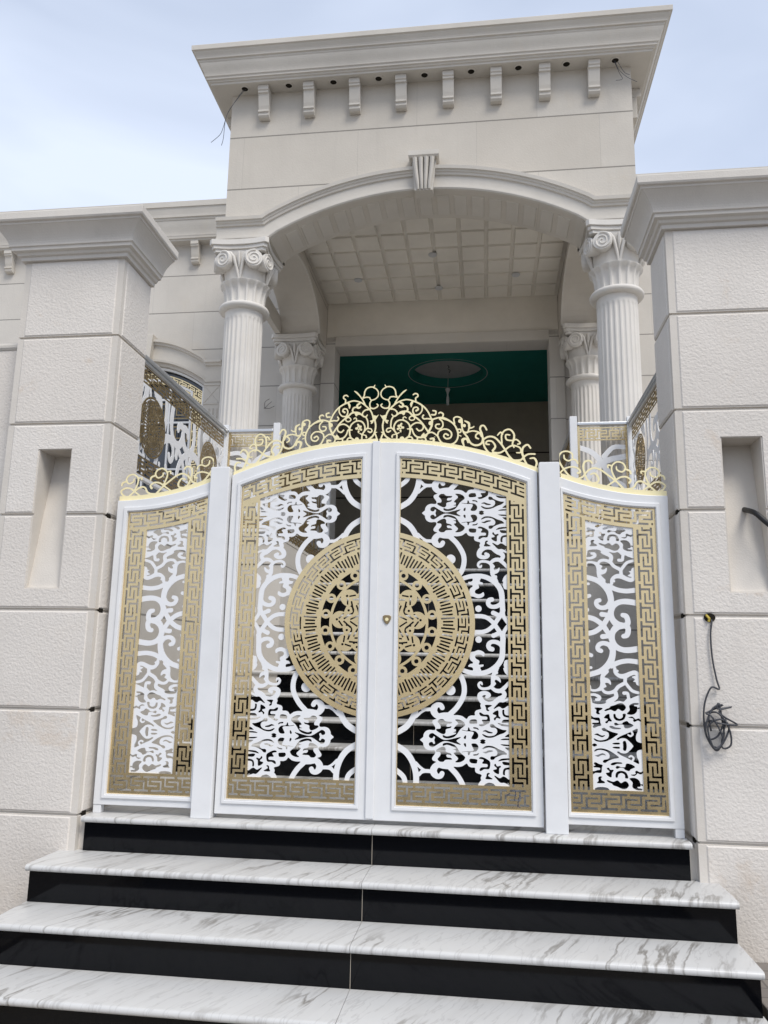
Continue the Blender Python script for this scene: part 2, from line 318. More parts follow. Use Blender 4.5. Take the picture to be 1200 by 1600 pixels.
LEAF=[('s',504,961,10.7,541,962,10.7,568,971,10.7,590,988,10.7,606,1004,11.2),
('s',600,1005,11.2,619,978,11.2,635,954,11.2,648,930,11.7),
('s',678,1002,9.7,665,986,9.7,652,966,9.7,645,947,11.7,645,925,13.4,643,881,13.4,642,857,13.9,636,826,13.9,615,794,13.6,581,768,13.1,542,754,12.2,503,753,12.2,474,756,11.7,445,765,11.2),
('s',626,958,11.0,611,950,11.0,597,944,11.7),
('s',642,877,9.7,634,897,10.2,617,909,11.0,595,913,10.2,578,907,10.7,571,893,11.7,577,879,12.2,590,875,11.7),
('s',521,923,16.6),
('p',479,857,496,861,518,869,538,865,551,854,547,837,535,845,521,848,506,843,503,833,509,824,521,818,525,810,521,796,542,797,546,793,542,787,530,783,529,776,533,768,527,755,454,753,464,763,490,766,491,778,483,783,467,786,476,798,490,801,491,809,481,816,474,831),
('s',537,698,4.4,534,705,5.4,527,706,5.8,520,696,6.3,525,683,6.6,539,676,6.6,561,677,6.8,578,683,7.8,590,696,8.8,592,718,9.7,593,739,9.7,602,758,9.7,612,773,8.8),
('p',593,739,614,740,627,730,632,714,630,708,619,717,609,722,602,719,601,713,608,703,604,697,594,689),
('p',610,768,622,783,624,778,616,769,619,757,614,749,605,750,595,746),
('p',687,827,673,824,654,819,649,805,647,797,650,781,644,783,641,795,649,766,658,752,672,741,686,741),
('s',679,916,7.3,677,935,7.3,676,950,7.3),
('s',587,681,8.1,607,668,9.7,631,668,10.6,651,684,9.7,672,707,8.1),
('s',639,668,10.6,650,651,10.6,641,635,12.2,621,625,13.0,601,607,13.8,590,595,12.2),
('s',377,548,13.0,406,576,13.0,430,611,13.0,445,646,13.0,447,682,13.0,440,714,13.0,428,738,13.0,414,755,13.0),
('s',377,538,17.0,337,533,13.8,309,537,14.6,293,556,17.0,294,575,17.0,309,590,13.0,327,589,12.2,335,577,12.2),
('s',280,566,6.5,252,565,6.1,227,552,6.5,203,530,7.3),
('s',377,665,25.2),
('s',591,604,11.4,567,600,12.2,543,609,13.0,528,627,13.0,527,645,12.2,543,654,10.6,562,653,9.7,572,644,9.7,561,636,8.1),
('s',623,611,5.7,647,618,5.7,675,629,5.3),
('s',103,449,14.6,132,465,14.9,158,485,14.9,183,520,14.9,199,562,14.6,205,600,14.6,204,638,14.6),
('s',101,567,12.3,133,591,12.3,146,611,12.3,151,637,11.7),
('s',204,597,6.5,219,586,7.8,232,572,8.8,252,567,8.8,281,568,8.8),
('s',316,679,9.7,316,640,9.7),
('p',245,394,240,431,242,445,252,459,271,466,296,465,301,477,294,489,285,503,289,515,308,523,321,549,381,554,392,542,414,542,438,537,458,524,468,536,482,542,500,543,500,557,508,568,532,576,528,591,535,603,567,602,603,611,627,615,630,599,678,601,676,407),
('h',312,507,321,519,341,520,353,510,384,508,378,499,361,497,357,485,374,485,382,489,378,478,355,471,353,456,343,446,321,453,305,464,307,472,325,474,327,486,319,498),
('h',400,519,422,520,442,511,451,497,446,488,426,472,410,448,394,434,366,426,341,430,339,443,357,437,378,441,402,450,404,455,386,457,402,461,404,471,393,475,402,487,416,503),
('h',472,513,482,522,506,523,511,514,510,503,486,500,474,502),
('h',522,556,530,558,546,549,566,549,574,539,576,516,566,504,542,492,526,491,520,499,540,503,542,509,536,517,538,523,558,524,563,531,558,538,538,539,526,544),
('h',552,596,584,596,584,591,568,582,566,576,574,569,566,565,558,570,556,582),
('h',594,579,606,593,625,611,646,610,666,612,678,612,678,593,666,594,652,584,638,580,622,589,602,579),
('h',590,555,600,565,618,570,620,544,628,537,626,529,610,533,602,521,596,524,596,532,606,540,606,546,592,550),
('h',638,572,648,574,648,561,654,549,677,546,677,536,650,539,639,551),
('h',635,516,646,526,677,525,677,515,653,510,637,510),
('h',614,509,637,505,677,499,677,493,633,495),
('h',538,466,554,473,570,467,589,462,585,457,565,458,554,464),
('h',576,493,580,503,594,501,605,490,637,477,659,474,645,460,625,453,589,437,557,436,538,448,540,453,565,444,593,447,609,459,611,474,601,484,582,485),
('h',482,432,494,456,486,463,462,464,436,468,436,471,462,468,466,482,472,482,478,469,502,466,516,452,516,437,506,427,490,426),
('h',492,485,512,483,520,474,516,472,508,477,494,478),
('h',446,427,444,433,450,443,456,443,454,427),
('h',299,396,299,429,292,434,287,426,277,425,268,432,271,445,287,451,303,442,337,422,366,421,424,435,426,430,408,417,408,399),
('h',525,420,539,428,554,421,539,413),
('h',627,426,644,434,676,434,676,428),
('h',649,443,664,455,676,455,676,443,652,441)]
SIDE=[('s',1057,961,12.5,1072,961,12.5,1105,970,12.5,1131,987,12.5,1152,1006,13.1),
('s',1146,1006,13.1,1166,974,12.5,1180,950,11.8,1188,925,11.8),
('s',1252,1039,18.7,1245,1011,21.8,1221,999,18.1,1197,974,14.9,1190,944,13.1,1195,916,14.0,1212,894,14.0,1240,882,13.4,1276,881,14.6,1336,891,14.0),
('s',1245,1011,15.6,1268,993,14.0,1270,972,13.1,1262,954,13.1,1247,949,11.2),
('s',1189,925,11.8,1192,886,14.3,1188,849,15.6,1175,816,17.1,1150,789,15.6,1117,770,13.1,1056,752,12.5),
('s',1183,801,12.5,1214,817,11.8,1244,825,11.8,1277,827,11.8,1332,820,12.5),
('s',1171,949,11.2,1144,946,12.5),
('s',1188,883,12.5,1175,904,12.5,1152,913,11.2,1130,909,11.2,1118,894,11.2,1121,880,11.2,1134,875,10.6),
('s',1071,924,10.6),
('s',1069,857,10.6,1085,852,9.3),
('s',1067,790,5.6,1082,791,6.8),
('s',1159,774,9.3,1140,755,10.0,1135,737,10.0,1136,713,11.2,1129,692,10.6,1108,681,6.2,1087,679,5.6,1075,685,5.6,1073,700,5.6),
('p',1140,740,1163,739,1175,726,1176,708,1163,717,1151,717,1148,711,1155,700,1144,693,1132,692),
('s',1198,789,7.5,1200,771,8.7,1212,757,9.3,1229,751,11.2,1250,754,11.8,1271,764,10.6,1295,770,10.6,1313,756,10.6,1323,732,12.5),
('s',1210,777,6.2),
('p',1279,748,1297,755,1336,756,1333,700,1316,705,1301,711,1296,724,1284,725,1294,737),
('s',1247,751,8.7,1246,730,8.4,1243,718,8.7,1212,700,8.7,1194,679,8.7,1167,669,7.5,1146,672,7.5,1136,682,6.8),
('s',1247,720,7.5,1265,695,7.8,1285,678,7.5,1332,668,6.2),
('s',1194,676,10.0,1199,664,10.0,1199,649,10.0,1183,637,11.2,1162,626,11.8,1144,607,12.5,1129,597,12.5),
('s',1074,658,5.6,1098,658,6.8,1118,647,8.4,1115,636,7.8,1102,635,5.6),
('s',1238,669,8.1,1255,668,7.5,1259,648,7.5,1269,635,8.7,1331,643,8.1),
('s',1183,619,5.6,1209,623,5.6,1236,621,6.2,1254,636,6.8),
('p',1059,655,1074,655,1081,632,1088,611,1117,606,1159,625,1183,622,1207,627,1236,623,1260,640,1331,646,1328,590,1057,584),
('p',1060,607,1166,628,1190,626,1215,631,1245,624,1258,637,1344,648,1333,398,1053,390),
('h',1084,626,1147,628,1144,617,1119,613,1091,616),
('h',1093,596,1130,595,1127,586,1116,581,1114,572,1120,566,1108,563,1099,571,1101,584),
('h',1139,583,1152,592,1164,596,1171,604,1190,610,1215,620,1233,617,1245,602,1238,587,1228,582,1219,585,1207,592,1195,581,1185,581,1170,587,1148,580),
('h',1263,612,1276,620,1288,623,1307,622,1303,614,1288,613,1285,608,1300,604,1297,582,1286,570,1271,565,1252,567,1249,572,1262,587,1260,603),
('h',1306,602,1312,599,1308,593,1301,595),
('h',1071,557,1077,555,1089,548,1115,547,1119,523,1123,510,1106,505,1087,497,1081,506,1089,513,1080,515,1080,522,1094,523,1110,525,1108,533,1098,534,1081,540,1070,540),
('h',1138,551,1148,562,1163,567,1166,548,1175,535,1171,530,1159,531,1153,522,1145,522,1142,528,1153,536,1153,543,1138,546),
('h',1183,566,1193,566,1197,552,1212,545,1227,553,1228,568,1243,568,1239,550,1230,539,1211,534,1193,538,1184,549),
('h',1253,551,1270,557,1282,551,1288,544,1303,549,1315,540,1315,532,1300,538,1284,531,1276,537,1279,545,1270,549),
('h',1185,523,1196,525,1205,520,1223,522,1229,529,1248,535,1257,526,1278,515,1259,502,1240,499,1233,504,1229,516,1211,517,1201,513,1189,512),
('h',1161,507,1174,510,1192,503,1216,501,1213,495,1185,494,1167,499),
('h',1124,495,1136,500,1151,490,1176,480,1203,473,1190,461,1171,448,1143,435,1116,431,1094,435,1084,444,1087,448,1104,440,1125,440,1147,447,1157,460,1156,475,1145,482,1130,485),
('h',1085,465,1102,472,1114,466,1126,462,1140,465,1135,458,1123,454,1107,460,1095,464),
('h',1075,416,1086,424,1100,417,1087,410),
('h',1172,425,1186,430,1207,430,1207,422,1183,421),
('h',1193,447,1212,461,1246,476,1264,485,1295,500,1296,485,1289,469,1287,448,1296,436,1320,431,1335,431,1333,398,1273,396,1272,418,1244,447,1226,452,1211,449,1202,443),
('S',1267,484,4.5,1272,472,4.5,1261,463,4.2,1251,468,3.9),
('h',1223,434,1230,440,1238,437,1242,417,1237,404,1225,407,1224,422)]
CREST=[('s',11,2316,2.3,19,2305,3.2,37,2306,3.2,58,2298,3.6,70,2279,3.6,73,2257,3.6,80,2244,3.6),
('s',19,2303,3.2,1,2292,3.2,-10,2274,3.2,-9,2252,3.2,6,2236,3.2,27,2229,3.2,37,2235,3.2,41,2244,3.2,59,2247,3.2,77,2242,3.2),
('s',29,2229,3.6,38,2213,3.6,38,2195,3.9,31,2183,3.9,14,2180,3.6,-2,2187,3.6,-10,2198,3.6,-3,2206,2.9),
('s',30,2182,4.2,51,2174,4.2),
('p',135,2286,115,2278,91,2251,73,2225,58,2193,67,2196,84,2229,101,2252,119,2270),
('s',18,2133,4.5,32,2166,4.2,56,2191,4.2,84,2213,3.9,116,2225,3.6,141,2227,3.6,173,2217,3.9,204,2202,4.2,229,2183,4.2,250,2157,4.2,265,2127,4.2,273,2105,4.5),
('p',-15,2146,-3,2137,14,2141,23,2131,20,2115,37,2109,29,2102,31,2092,20,2096,13,2109,4,2113),
('s',7,2111,4.5,2,2082,4.5,5,2053,4.5,16,2025,4.5,38,2006,4.5,66,1992,4.9),
('s',-6,2044,1.9,5,2038,4.2,-2,2020,4.2,-4,2006,4.5,8,1996,6.5,27,2002,5.2),
('s',51,2176,3.9,68,2170,3.9,81,2155,3.9,78,2139,4.2,62,2133,3.9,52,2144,2.9),
('s',61,2132,3.9,50,2110,3.9,47,2074,3.9,51,2065,3.9),
('s',53,2066,3.2,30,2064,3.2,23,2051,3.6,33,2043,3.9,46,2050,3.6),
('s',51,2068,3.9,69,2048,3.9,81,2026,3.9,80,1988,3.9),
('s',80,2031,2.9,59,2026,3.2,55,2015,4.9),
('s',126,2001,4.5,147,2017,4.5,155,2050,4.5,149,2083,4.2,128,2104,3.9,103,2111,3.9,79,2102,4.2,65,2077,4.2,68,2052,3.9,80,2034,3.6,94,2039,2.9),
('s',106,2089,5.2,100,2082,4.5),
('s',90,2077,6.5),
('s',87,2060,6.5),
('s',101,2051,5.8,103,2042,2.6),
('s',115,2067,6.5),
('s',101,2070,11.0),
('t',101,2069,4.2),
('s',139,2059,2.6,160,2059,5.2),
('s',110,2004,12.3),
('s',117,2109,3.2,115,2123,3.2,124,2128,2.9,132,2122,2.6),
('s',82,2142,4.2,99,2155,4.5,120,2160,4.5,145,2156,4.5,166,2137,4.9,188,2121,4.5,216,2095,4.2,237,2065,4.2,255,2037,5.2),
('p',89,2153,110,2161,127,2156,118,2137,107,2146,89,2145),
('s',99,2212,4.9,113,2201,5.2,111,2188,5.8,99,2187,4.9,92,2194,3.2),
('s',115,2191,3.2,134,2186,4.2,140,2170,4.5,131,2158,3.9),
('s',163,2133,3.2,152,2126,3.2,149,2117,3.2,156,2109,3.2,168,2108,3.2,178,2115,3.2,176,2126,3.2,163,2133,3.2),
('s',175,2137,3.9,201,2140,3.6,218,2161,3.6,219,2185,3.2,212,2198,3.2),
('s',177,2137,4.5,168,2159,3.9,173,2178,3.9,190,2182,3.9,198,2170,4.2,187,2162,5.5),
('s',167,2216,5.2,159,2201,6.5,159,2185,2.6),
('s',184,2217,3.9,183,2235,3.6,195,2244,3.6,193,2257,3.6,179,2261,3.6,169,2254,3.2),
('s',153,2059,3.9,163,2079,3.9,188,2093,3.9,216,2088,3.9,227,2070,3.9,220,2052,3.9,203,2047,3.9,190,2059,3.9),
('s',165,2057,3.9,174,2031,4.2,192,2013,4.5,217,2009,4.9,234,2016,4.5,255,2033,4.2,276,2036,3.9,297,2022,3.9,309,2010,3.9),
('p',213,2014,230,2035,236,2026,255,2035,238,2005),
('s',140,2011,3.9,159,2013,3.9,168,1999,4.2,154,1991,4.2),
('s',195,2005,4.2,195,1991,3.9,206,1980,3.9),
('s',220,1988,8.4),
('s',237,2008,3.9,245,1988,4.5,266,1978,4.9,282,1986,5.8,283,2001,5.8,266,2000,4.9),
('s',290,2011,2.3),
('s',227,2135,4.5,221,2125,3.9,230,2114,3.9,247,2115,3.9,270,2112,4.5),
('s',267,2089,12.3),
('s',275,2109,5.8,272,2073,5.2,258,2044,5.8),
('s',275,2109,4.5,310,2119,3.9,338,2117,3.9,366,2103,3.9,390,2084,3.9),
('s',272,2137,3.9,291,2137,4.2,295,2155,4.2,279,2160,3.9),
('s',331,2120,3.9,335,2139,4.2,321,2149,3.9,311,2144,3.6),
('s',315,2112,3.9,332,2093,3.9,332,2068,3.9,314,2055,3.9,295,2064,3.9,297,2080,3.9,314,2082,3.6),
('s',305,2016,4.2,310,2038,3.9,331,2052,3.9,359,2051,3.9,380,2031,4.2,376,2006,4.2,353,1999,4.2,338,2013,3.9,347,2027,3.9,362,2019,4.9),
('s',307,2010,4.2,324,1981,4.2,356,1963,4.2,383,1968,4.2),
('s',323,2116,4.3,365,2102,4.3,397,2075,4.3,414,2036,4.3,414,2002,4.3,397,1975,4.3,365,1964,4.3,328,1967,4.3),
('s',397,2084,3.9,393,2113,3.9,411,2122,3.9,433,2112,4.3,436,2093,6.1,438,2057,4.3,445,2035,4.3),
('s',427,2097,10.4),
('s',413,2050,3.5,429,2050,3.5,431,2036,3.5,418,2033,3.5,413,2050,3.5),
('s',425,2016,3.0,433,2012,2.2),
('s',450,2071,8.7),
('s',453,2097,3.5,474,2084,6.1,477,2059,5.2,491,2058,3.5,502,2065,3.0),
('s',476,2059,3.9,466,2031,3.9,443,2038,3.9),
('s',461,2032,3.9,498,2040,3.9,530,2029,4.8,543,2009,5.2),
('s',447,2030,4.3,466,2006,4.8,484,1972,4.8,511,1959,5.2,539,1967,5.2,549,1990,5.2,544,2024,5.2,535,2048,5.2,541,2067,4.8,557,2067,4.3,570,2045,4.3),
('s',532,2029,4.3,514,2019,3.9,512,2003,4.3,526,1995,3.5),
('s',470,1976,4.3,461,1996,5.2,442,1992,7.8,442,1976,6.1,450,1953,2.6),
('s',553,1992,5.2,580,2006,4.8,612,2001,4.8,643,1969,4.8,665,1936,4.8,687,1898,4.8,714,1867,5.2),
('s',552,1985,4.8,557,1952,4.8,579,1918,5.2,602,1902,5.2),
('s',602,1928,6.1,616,1951,5.2,599,1979,4.3,573,1981,4.3,566,1966,4.3,583,1962,3.9),
('s',602,1917,5.2,638,1915,4.8,665,1929,4.3,692,1949,4.3,715,1954,4.3,746,1941,3.9,750,1916,3.9,728,1914,3.0),
('s',651,1969,4.3,650,2012,4.3,666,2038,4.3,694,2044,4.3,715,2020,4.8,715,1992,5.2,707,1963,4.3,715,1944,3.9),
('s',628,2013,3.0,644,2029,4.3,655,2019,3.9),
('s',693,2013,3.5,672,2014,3.9,676,1988,4.3,706,1982,3.9,729,1987,3.9,748,1967,4.3,734,1961,3.5),
('s',714,1872,4.8,750,1874,4.8,768,1892,4.8,791,1905,4.3,824,1905,4.3),
('s',767,1882,5.2,757,1915,6.1,764,1944,5.2,787,1957,4.8,802,1938,4.3),
('s',763,1887,5.2,781,1849,4.8,803,1824,5.2),
('s',799,1881,3.5,821,1882,4.8,833,1858,5.2,827,1832,5.2,822,1816,4.3)]
SCREST=[('s',1046,1851,4.6,1039,1866,4.1,1021,1873,4.1,999,1865,4.1,979,1877,4.1,976,1896,3.6),
('s',1020,1882,3.6,1018,1904,4.1,995,1917,4.1,966,1913,4.1,949,1888,4.6,954,1855,4.6,976,1816,4.6,1002,1783,4.6,1035,1766,5.1),
('s',955,1801,4.1,977,1822,4.1,1013,1832,4.1,1044,1825,4.6,1059,1804,5.1,1045,1798,5.7),
('s',1038,1765,4.6,1069,1777,4.6,1096,1808,4.6,1128,1824,4.6,1163,1813,4.6,1199,1785,4.6,1238,1752,4.6,1278,1709,5.1),
('s',1120,1851,4.1,1108,1864,4.6,1083,1858,5.1,1074,1831,5.1,1081,1793,4.6,1095,1759,4.6,1125,1738,4.6),
('s',1115,1742,4.6,1146,1748,4.6,1150,1770,5.1,1133,1795,4.6,1112,1790,4.1),
('s',1197,1729,4.1,1233,1753,4.6,1260,1771,4.6,1291,1774,4.6,1314,1757,4.6,1307,1742,6.2),
('s',1239,1758,4.6,1221,1802,4.1,1222,1834,4.1,1247,1855,4.1,1278,1847,4.1,1290,1820,4.1,1272,1801,4.1,1247,1812,4.1,1244,1829,3.6),
('s',1286,1816,4.1,1311,1806,5.1,1316,1791,4.6),
('s',1222,1833,4.1,1202,1839,4.1,1201,1825,3.6),
('s',1278,1708,4.6,1324,1714,4.6,1346,1745,4.6,1371,1748,4.6,1406,1724,4.6,1444,1688,4.6),
('s',1408,1726,4.6,1391,1770,4.1,1392,1802,4.1,1418,1822,4.1,1448,1815,4.1,1460,1788,4.1,1442,1769,4.1,1417,1780,4.1,1414,1796,3.6),
('s',1455,1784,4.1,1480,1774,5.1,1485,1759,4.6),
('s',1392,1801,4.1,1369,1802,4.1,1369,1792,3.6),
('s',1374,1700,4.1,1403,1721,4.6,1432,1741,4.6,1462,1743,4.6,1486,1725,4.6,1475,1704,4.6,1460,1696,4.1)]
# ---------------------------------------------------------------- laser-cut pattern engine
import numpy as np, functools
def MX(l): return functools.reduce(np.maximum, l)
ZL, ZM = 0.416, 1.002
def catmull(P, n=4, closed=False):
    P = np.asarray(P, float); N = len(P)
    if N < 3: return P
    out = []
    for i in range(N if closed else N-1):
        if closed: a, b, c, d = P[i-1], P[i], P[(i+1) % N], P[(i+2) % N]
        else: a, b, c, d = P[max(i-1, 0)], P[i], P[i+1], P[min(i+2, N-1)]
        for k in range(n):
            t = k/n
            out.append(.5*((2*b)+(c-a)*t+(2*a-5*b+4*c-d)*t*t+(3*b-a-3*c+d)*t**3))
    if not closed: out.append(P[-1])
    return np.array(out)
class Field:
    def __init__(s, x0, x1, z0, z1, g):
        s.g = g; s.nx = int(round((x1-x0)/g))+1; s.nz = int(round((z1-z0)/g))+1
        s.x = x0+np.arange(s.nx)*g; s.z = z0+np.arange(s.nz)*g
        s.f = np.full((s.nz, s.nx), .02)
    def box(s, x0, x1, z0, z1):
        i0 = np.searchsorted(s.x, x0); i1 = np.searchsorted(s.x, x1); j0 = np.searchsorted(s.z, z0); j1 = np.searchsorted(s.z, z1)
        return slice(j0, j1), slice(i0, i1)
    def stroke(s, row, add=True, k=.003, mm=True):
        P = np.array(row, float).reshape(-1, 3)*(.001 if mm else 1); P = catmull(P) if len(P) > 2 else P
        P[:, 2] = np.maximum(P[:, 2], .0015)
        if len(P) == 1: P = np.vstack([P, P+[1e-5, 0, 0]])
        for a, b in zip(P[:-1], P[1:]):
            m = max(a[2], b[2])+.012
            sl = s.box(min(a[0], b[0])-m, max(a[0], b[0])+m, min(a[1], b[1])-m, max(a[1], b[1])+m)
            X = s.x[sl[1]][None, :]; Z = s.z[sl[0]][:, None]
            if X.size == 0 or Z.size == 0: continue
            dx, dz = b[0]-a[0], b[1]-a[1]; L = dx*dx+dz*dz+1e-12
            t = np.clip(((X-a[0])*dx+(Z-a[1])*dz)/L, 0, 1)
            d = np.hypot(X-a[0]-t*dx, Z-a[1]-t*dz)-(a[2]+(b[2]-a[2])*t)
            if add:
                o = s.f[sl]; s.f[sl] = np.minimum(o, d)
            else: s.f[sl] = np.maximum(s.f[sl], -d)
    def poly(s, row, add=True, smooth=True):
        P = np.array(row, float).reshape(-1, 2)*.001
        if smooth: P = catmull(P, 3, True)
        m = .012
        sl = s.box(P[:, 0].min()-m, P[:, 0].max()+m, P[:, 1].min()-m, P[:, 1].max()+m)
        X = s.x[sl[1]][None, :]; Z = s.z[sl[0]][:, None]
        if X.size == 0 or Z.size == 0: return
        D = np.full((Z.size, X.size), 1.); I = np.zeros((Z.size, X.size), bool)
        for a, b in zip(P, np.roll(P, -1, 0)):
            dx, dz = b[0]-a[0], b[1]-a[1]; L = dx*dx+dz*dz+1e-12
            t = np.clip(((X-a[0])*dx+(Z-a[1])*dz)/L, 0, 1)
            D = np.minimum(D, np.hypot(X-a[0]-t*dx, Z-a[1]-t*dz))
            if abs(dz) > 1e-9:
                c = ((a[1] > Z) != (b[1] > Z)) & (X < dx*(Z-a[1])/dz+a[0]); I ^= c
        d = np.where(I, -D, D)
        s.f[sl] = np.minimum(s.f[sl], d) if add else np.maximum(s.f[sl], -d)
    def run(s, ops):
        for o in ops:
            c = o[0]
            if c in 'sS': s.stroke(o[1:])
            elif c == 't': s.stroke(o[1:], False)
            elif c in 'pP': s.poly(o[1:])
            else: s.poly(o[1:], False)
        return s
def folded(ops, x0, x1, z0, z1, g=.002):
    b = Field(x0, x1, ZL, ZM, g).run(ops)
    F = Field(x0, x1, z0, z1, g); n = b.nz-1
    j = np.round((F.z-ZL)/g).astype(int) % (2*n); j = np.where(j > n, 2*n-j, j)
    F.f = b.f[j].copy(); return F
# one period (u 0..1) of the Greek key: the openings cut through the band, v 0 top .. 1 bottom
KEY = [(0, 0, .861, .136), (.494, 0, .595, .682), (0, .576, .595, .682),
       (-.494, .864, .354, 1), (-.266, .29, -.152, 1), (-.266, .29, .367, .395)]
def key_void(u, v, P, H):
    "signed distance (m) to the openings; u in periods, v 0..1 over height H"
    d = np.full(np.broadcast(u, v).shape, 1.)
    for a, b, c, e in KEY:
        for k in (-1, 0, 1):
            uu = (u % 1.)+k
            qx = np.abs(uu-(a+c)/2)-(c-a)/2; qx = qx*P; qz = (np.abs(v-(b+e)/2)-(e-b)/2)*H
            d = np.minimum(d, np.maximum(qx, qz))
    return d
def contour(F):
    """filled outline of {f<0}: (verts2d, faces, boundary segments)"""
    f = F.f; f = np.where(np.abs(f) < 1e-6, 1e-6, f); ins = f < 0; V = []; FA = []; SG = []
    x, z = F.x, F.z
    cnt = ins[:-1, :-1].astype(int)+ins[:-1, 1:]+ins[1:, 1:]+ins[1:, :-1]
    full = cnt == 4
    for j in range(full.shape[0]):
        r = full[j]
        if not r.any(): continue
        d = np.diff(np.concatenate([[0], r.astype(int), [0]])); st = np.where(d == 1)[0]; en = np.where(d == -1)[0]
        for a, b in zip(st, en):
            n = len(V); V += [(x[a], z[j]), (x[b], z[j]), (x[b], z[j+1]), (x[a], z[j+1])]; FA.append((n, n+1, n+2, n+3))
    js, iz = np.where((cnt > 0) & (cnt < 4))
    for j, i in zip(js, iz):
        c = ((j, i), (j, i+1), (j+1, i+1), (j+1, i))
        val = [f[q] for q in c]; pos = [(x[q[1]], z[q[0]]) for q in c]
        poly = []; cut = []
        for k in range(4):
            a, b = val[k], val[(k+1) % 4]
            if a < 0: poly.append(pos[k])
            if (a < 0) != (b < 0):
                t = a/(a-b); p = (pos[k][0]+(pos[(k+1) % 4][0]-pos[k][0])*t, pos[k][1]+(pos[(k+1) % 4][1]-pos[k][1])*t)
                poly.append(p); cut.append((len(poly)-1, a < 0))
        n = len(V); V += poly; FA.append(tuple(range(n, n+len(poly))))
        m = len(cut)
        for k in range(m):
            if cut[k][1]: SG.append((n+cut[k][0], n+cut[(k+1) % m][0]))
    # straight cut edges on the grid border
    def border(idx, pt):
        run = None
        for k in range(len(idx)-1):
            if idx[k] and idx[k+1]:
                n = len(V); V.append(pt(k)); V.append(pt(k+1)); SG.append((n, n+1))
    border(ins[0, ::-1], lambda k: (x[F.nx-1-k], z[0])); border(ins[-1], lambda k: (x[k], z[-1]))
    border(ins[:, 0], lambda k: (x[0], z[k])); border(ins[::-1, -1], lambda k: (x[-1], z[F.nz-1-k]))
    return V, FA, SG
def arch_leaf(x): return 1.98-.252*x*x
def field_leaf_scroll():
    F = folded(LEAF, .104, .676, .196, 1.796)
    X = F.x[None, :]; Z = F.z[:, None]
    F.f = np.maximum(F.f, Z-(1.796-.252*X*X))
    # nothing behind the solid rim of the medallion
    return F
def field_leaf_border():
    F = Field(.098, .782, .092, 1.902, .002); X = F.x[None, :]; Z = F.z[:, None]
    top = 1.893-.252*X*X; v_t = (top-.004-Z)/.079
    P = .0935
    outer = MX([.104-X, X-.775, .096-Z, Z-top])
    zi = 1.788-.252*X*X
    inner = MX([X-.671, .206-Z, Z-zi, .1085-X])     # the open field
    f = np.maximum(outer, -inner)
    vt = key_void((X-.118)/P+.35, v_t, P, .079); vt = MX([vt, .113-X, X-.765, (top-.084)-Z])
    vs = key_void((1.70-Z)/P, 1-(X-.683)/.078, P, .078); vs = MX([vs, .683-X, X-.762, .203-Z, Z-(1.775-.252*X*X)])
    vb = key_void((X-.118)/P+.1, (.192-Z)/.079, P, .079); vb = MX([vb, .113-X, X-.765, .112-Z, Z-.193])
    F.f = MX([f, -vt, -vs, -vb]); return F
def rot_box(x, y, ang, cx, cy, hx, hy):
    c, s_ = np.cos(ang), np.sin(ang); px = (x-cx)*c+(y-cy)*s_; py = -(x-cx)*s_+(y-cy)*c
    return np.maximum(np.abs(px)-hx, np.abs(py)-hy)
def medallion(X, Z, s=1.):
    "signed distance of the pierced disc of radius .503 about the origin, scaled by s"
    x, z = X/s, Z/s*1.03; r = np.hypot(x, z); th = np.arctan2(z, x); f = r-.503; vo = []
    n = 32; u = th/(2*np.pi)*n
    g = key_void(u, (.476-r)/.062, 2*np.pi*.447/n, .062); vo.append(MX([g, r-.477, .413-r]))
    # small return hook that closes each key
    uu = (u % 1.)-.5
    n = 126; a = (th*n/(2*np.pi)) % 1.-.5; k = np.floor(th*n/(2*np.pi)) % 3
    w = np.abs(a)*2*np.pi/n*r-.0046; L0 = np.where(k == 1, .329, .338); L1 = np.where(k == 1, .401, .392)
    vo.append(MX([w, L0-r, r-L1]))
    n = 20; a = ((th-np.radians(9))*n/(2*np.pi)+.5) % 1.-.5; aa = a*2*np.pi/n
    ex = r*np.cos(aa)-.285; ez = r*np.sin(aa); er = np.hypot(ex, ez)
    band = np.maximum(.262-r, r-.308); eye = er-.0255
    vo.append(np.maximum(band, -eye)); vo.append(er-.0115)
    # rosette: ten petals
    n = 10; a = ((th-np.radians(4))*n/(2*np.pi)+.5) % 1.-.5; aa = a*2*np.pi/n
    px = r*np.cos(aa); pz = r*np.sin(aa); pa = np.abs(pz)
    vo.append(np.hypot(px-.222, pa)-.0065)                                   # dot
    vo.append(rot_box(px, pa, np.radians(-50), .2, .02, .018, .0042))        # chevrons
    vo.append(rot_box(px, pa, np.radians(-38), .165, .022, .026, .0045))
    vo.append(rot_box(px, pa, np.radians(-30), .13, .017, .024, .0042))
    vo.append(MX([.192-r, r-.248, .046-np.hypot(px-.205, pa)]))
    vo.append(np.maximum(np.abs(np.hypot(px-.06, pa)-.025)-.0035, -(px-.05)))
    b2 = ((th-np.radians(22))*n/(2*np.pi)+.5) % 1.-.5; bb = b2*2*np.pi/n; qx = r*np.cos(bb); qz = r*np.sin(bb)
    vo.append(np.hypot(qx-.172, qz)-.0065)
    vo.append(np.maximum(np.abs(np.hypot(qx-.172, qz)-.026)-.004, qx-.172))
    vo.append(np.maximum(np.abs(r-.075)-.004, np.abs(aa)*r-.015)); vo.append(np.abs(r-.035)-.004)
    for q in vo: f = np.maximum(f, -q)
    return f*s
def field_leaf_medal():
    F = Field(.1045, .512, .496, 1.512, .002); X = F.x[None, :]; Z = F.z[:, None]
    F.f = np.maximum(medallion(X, Z-1.003), .1065-X); return F
def side_top(x): return 1.60+.36*(1.45-x)**2
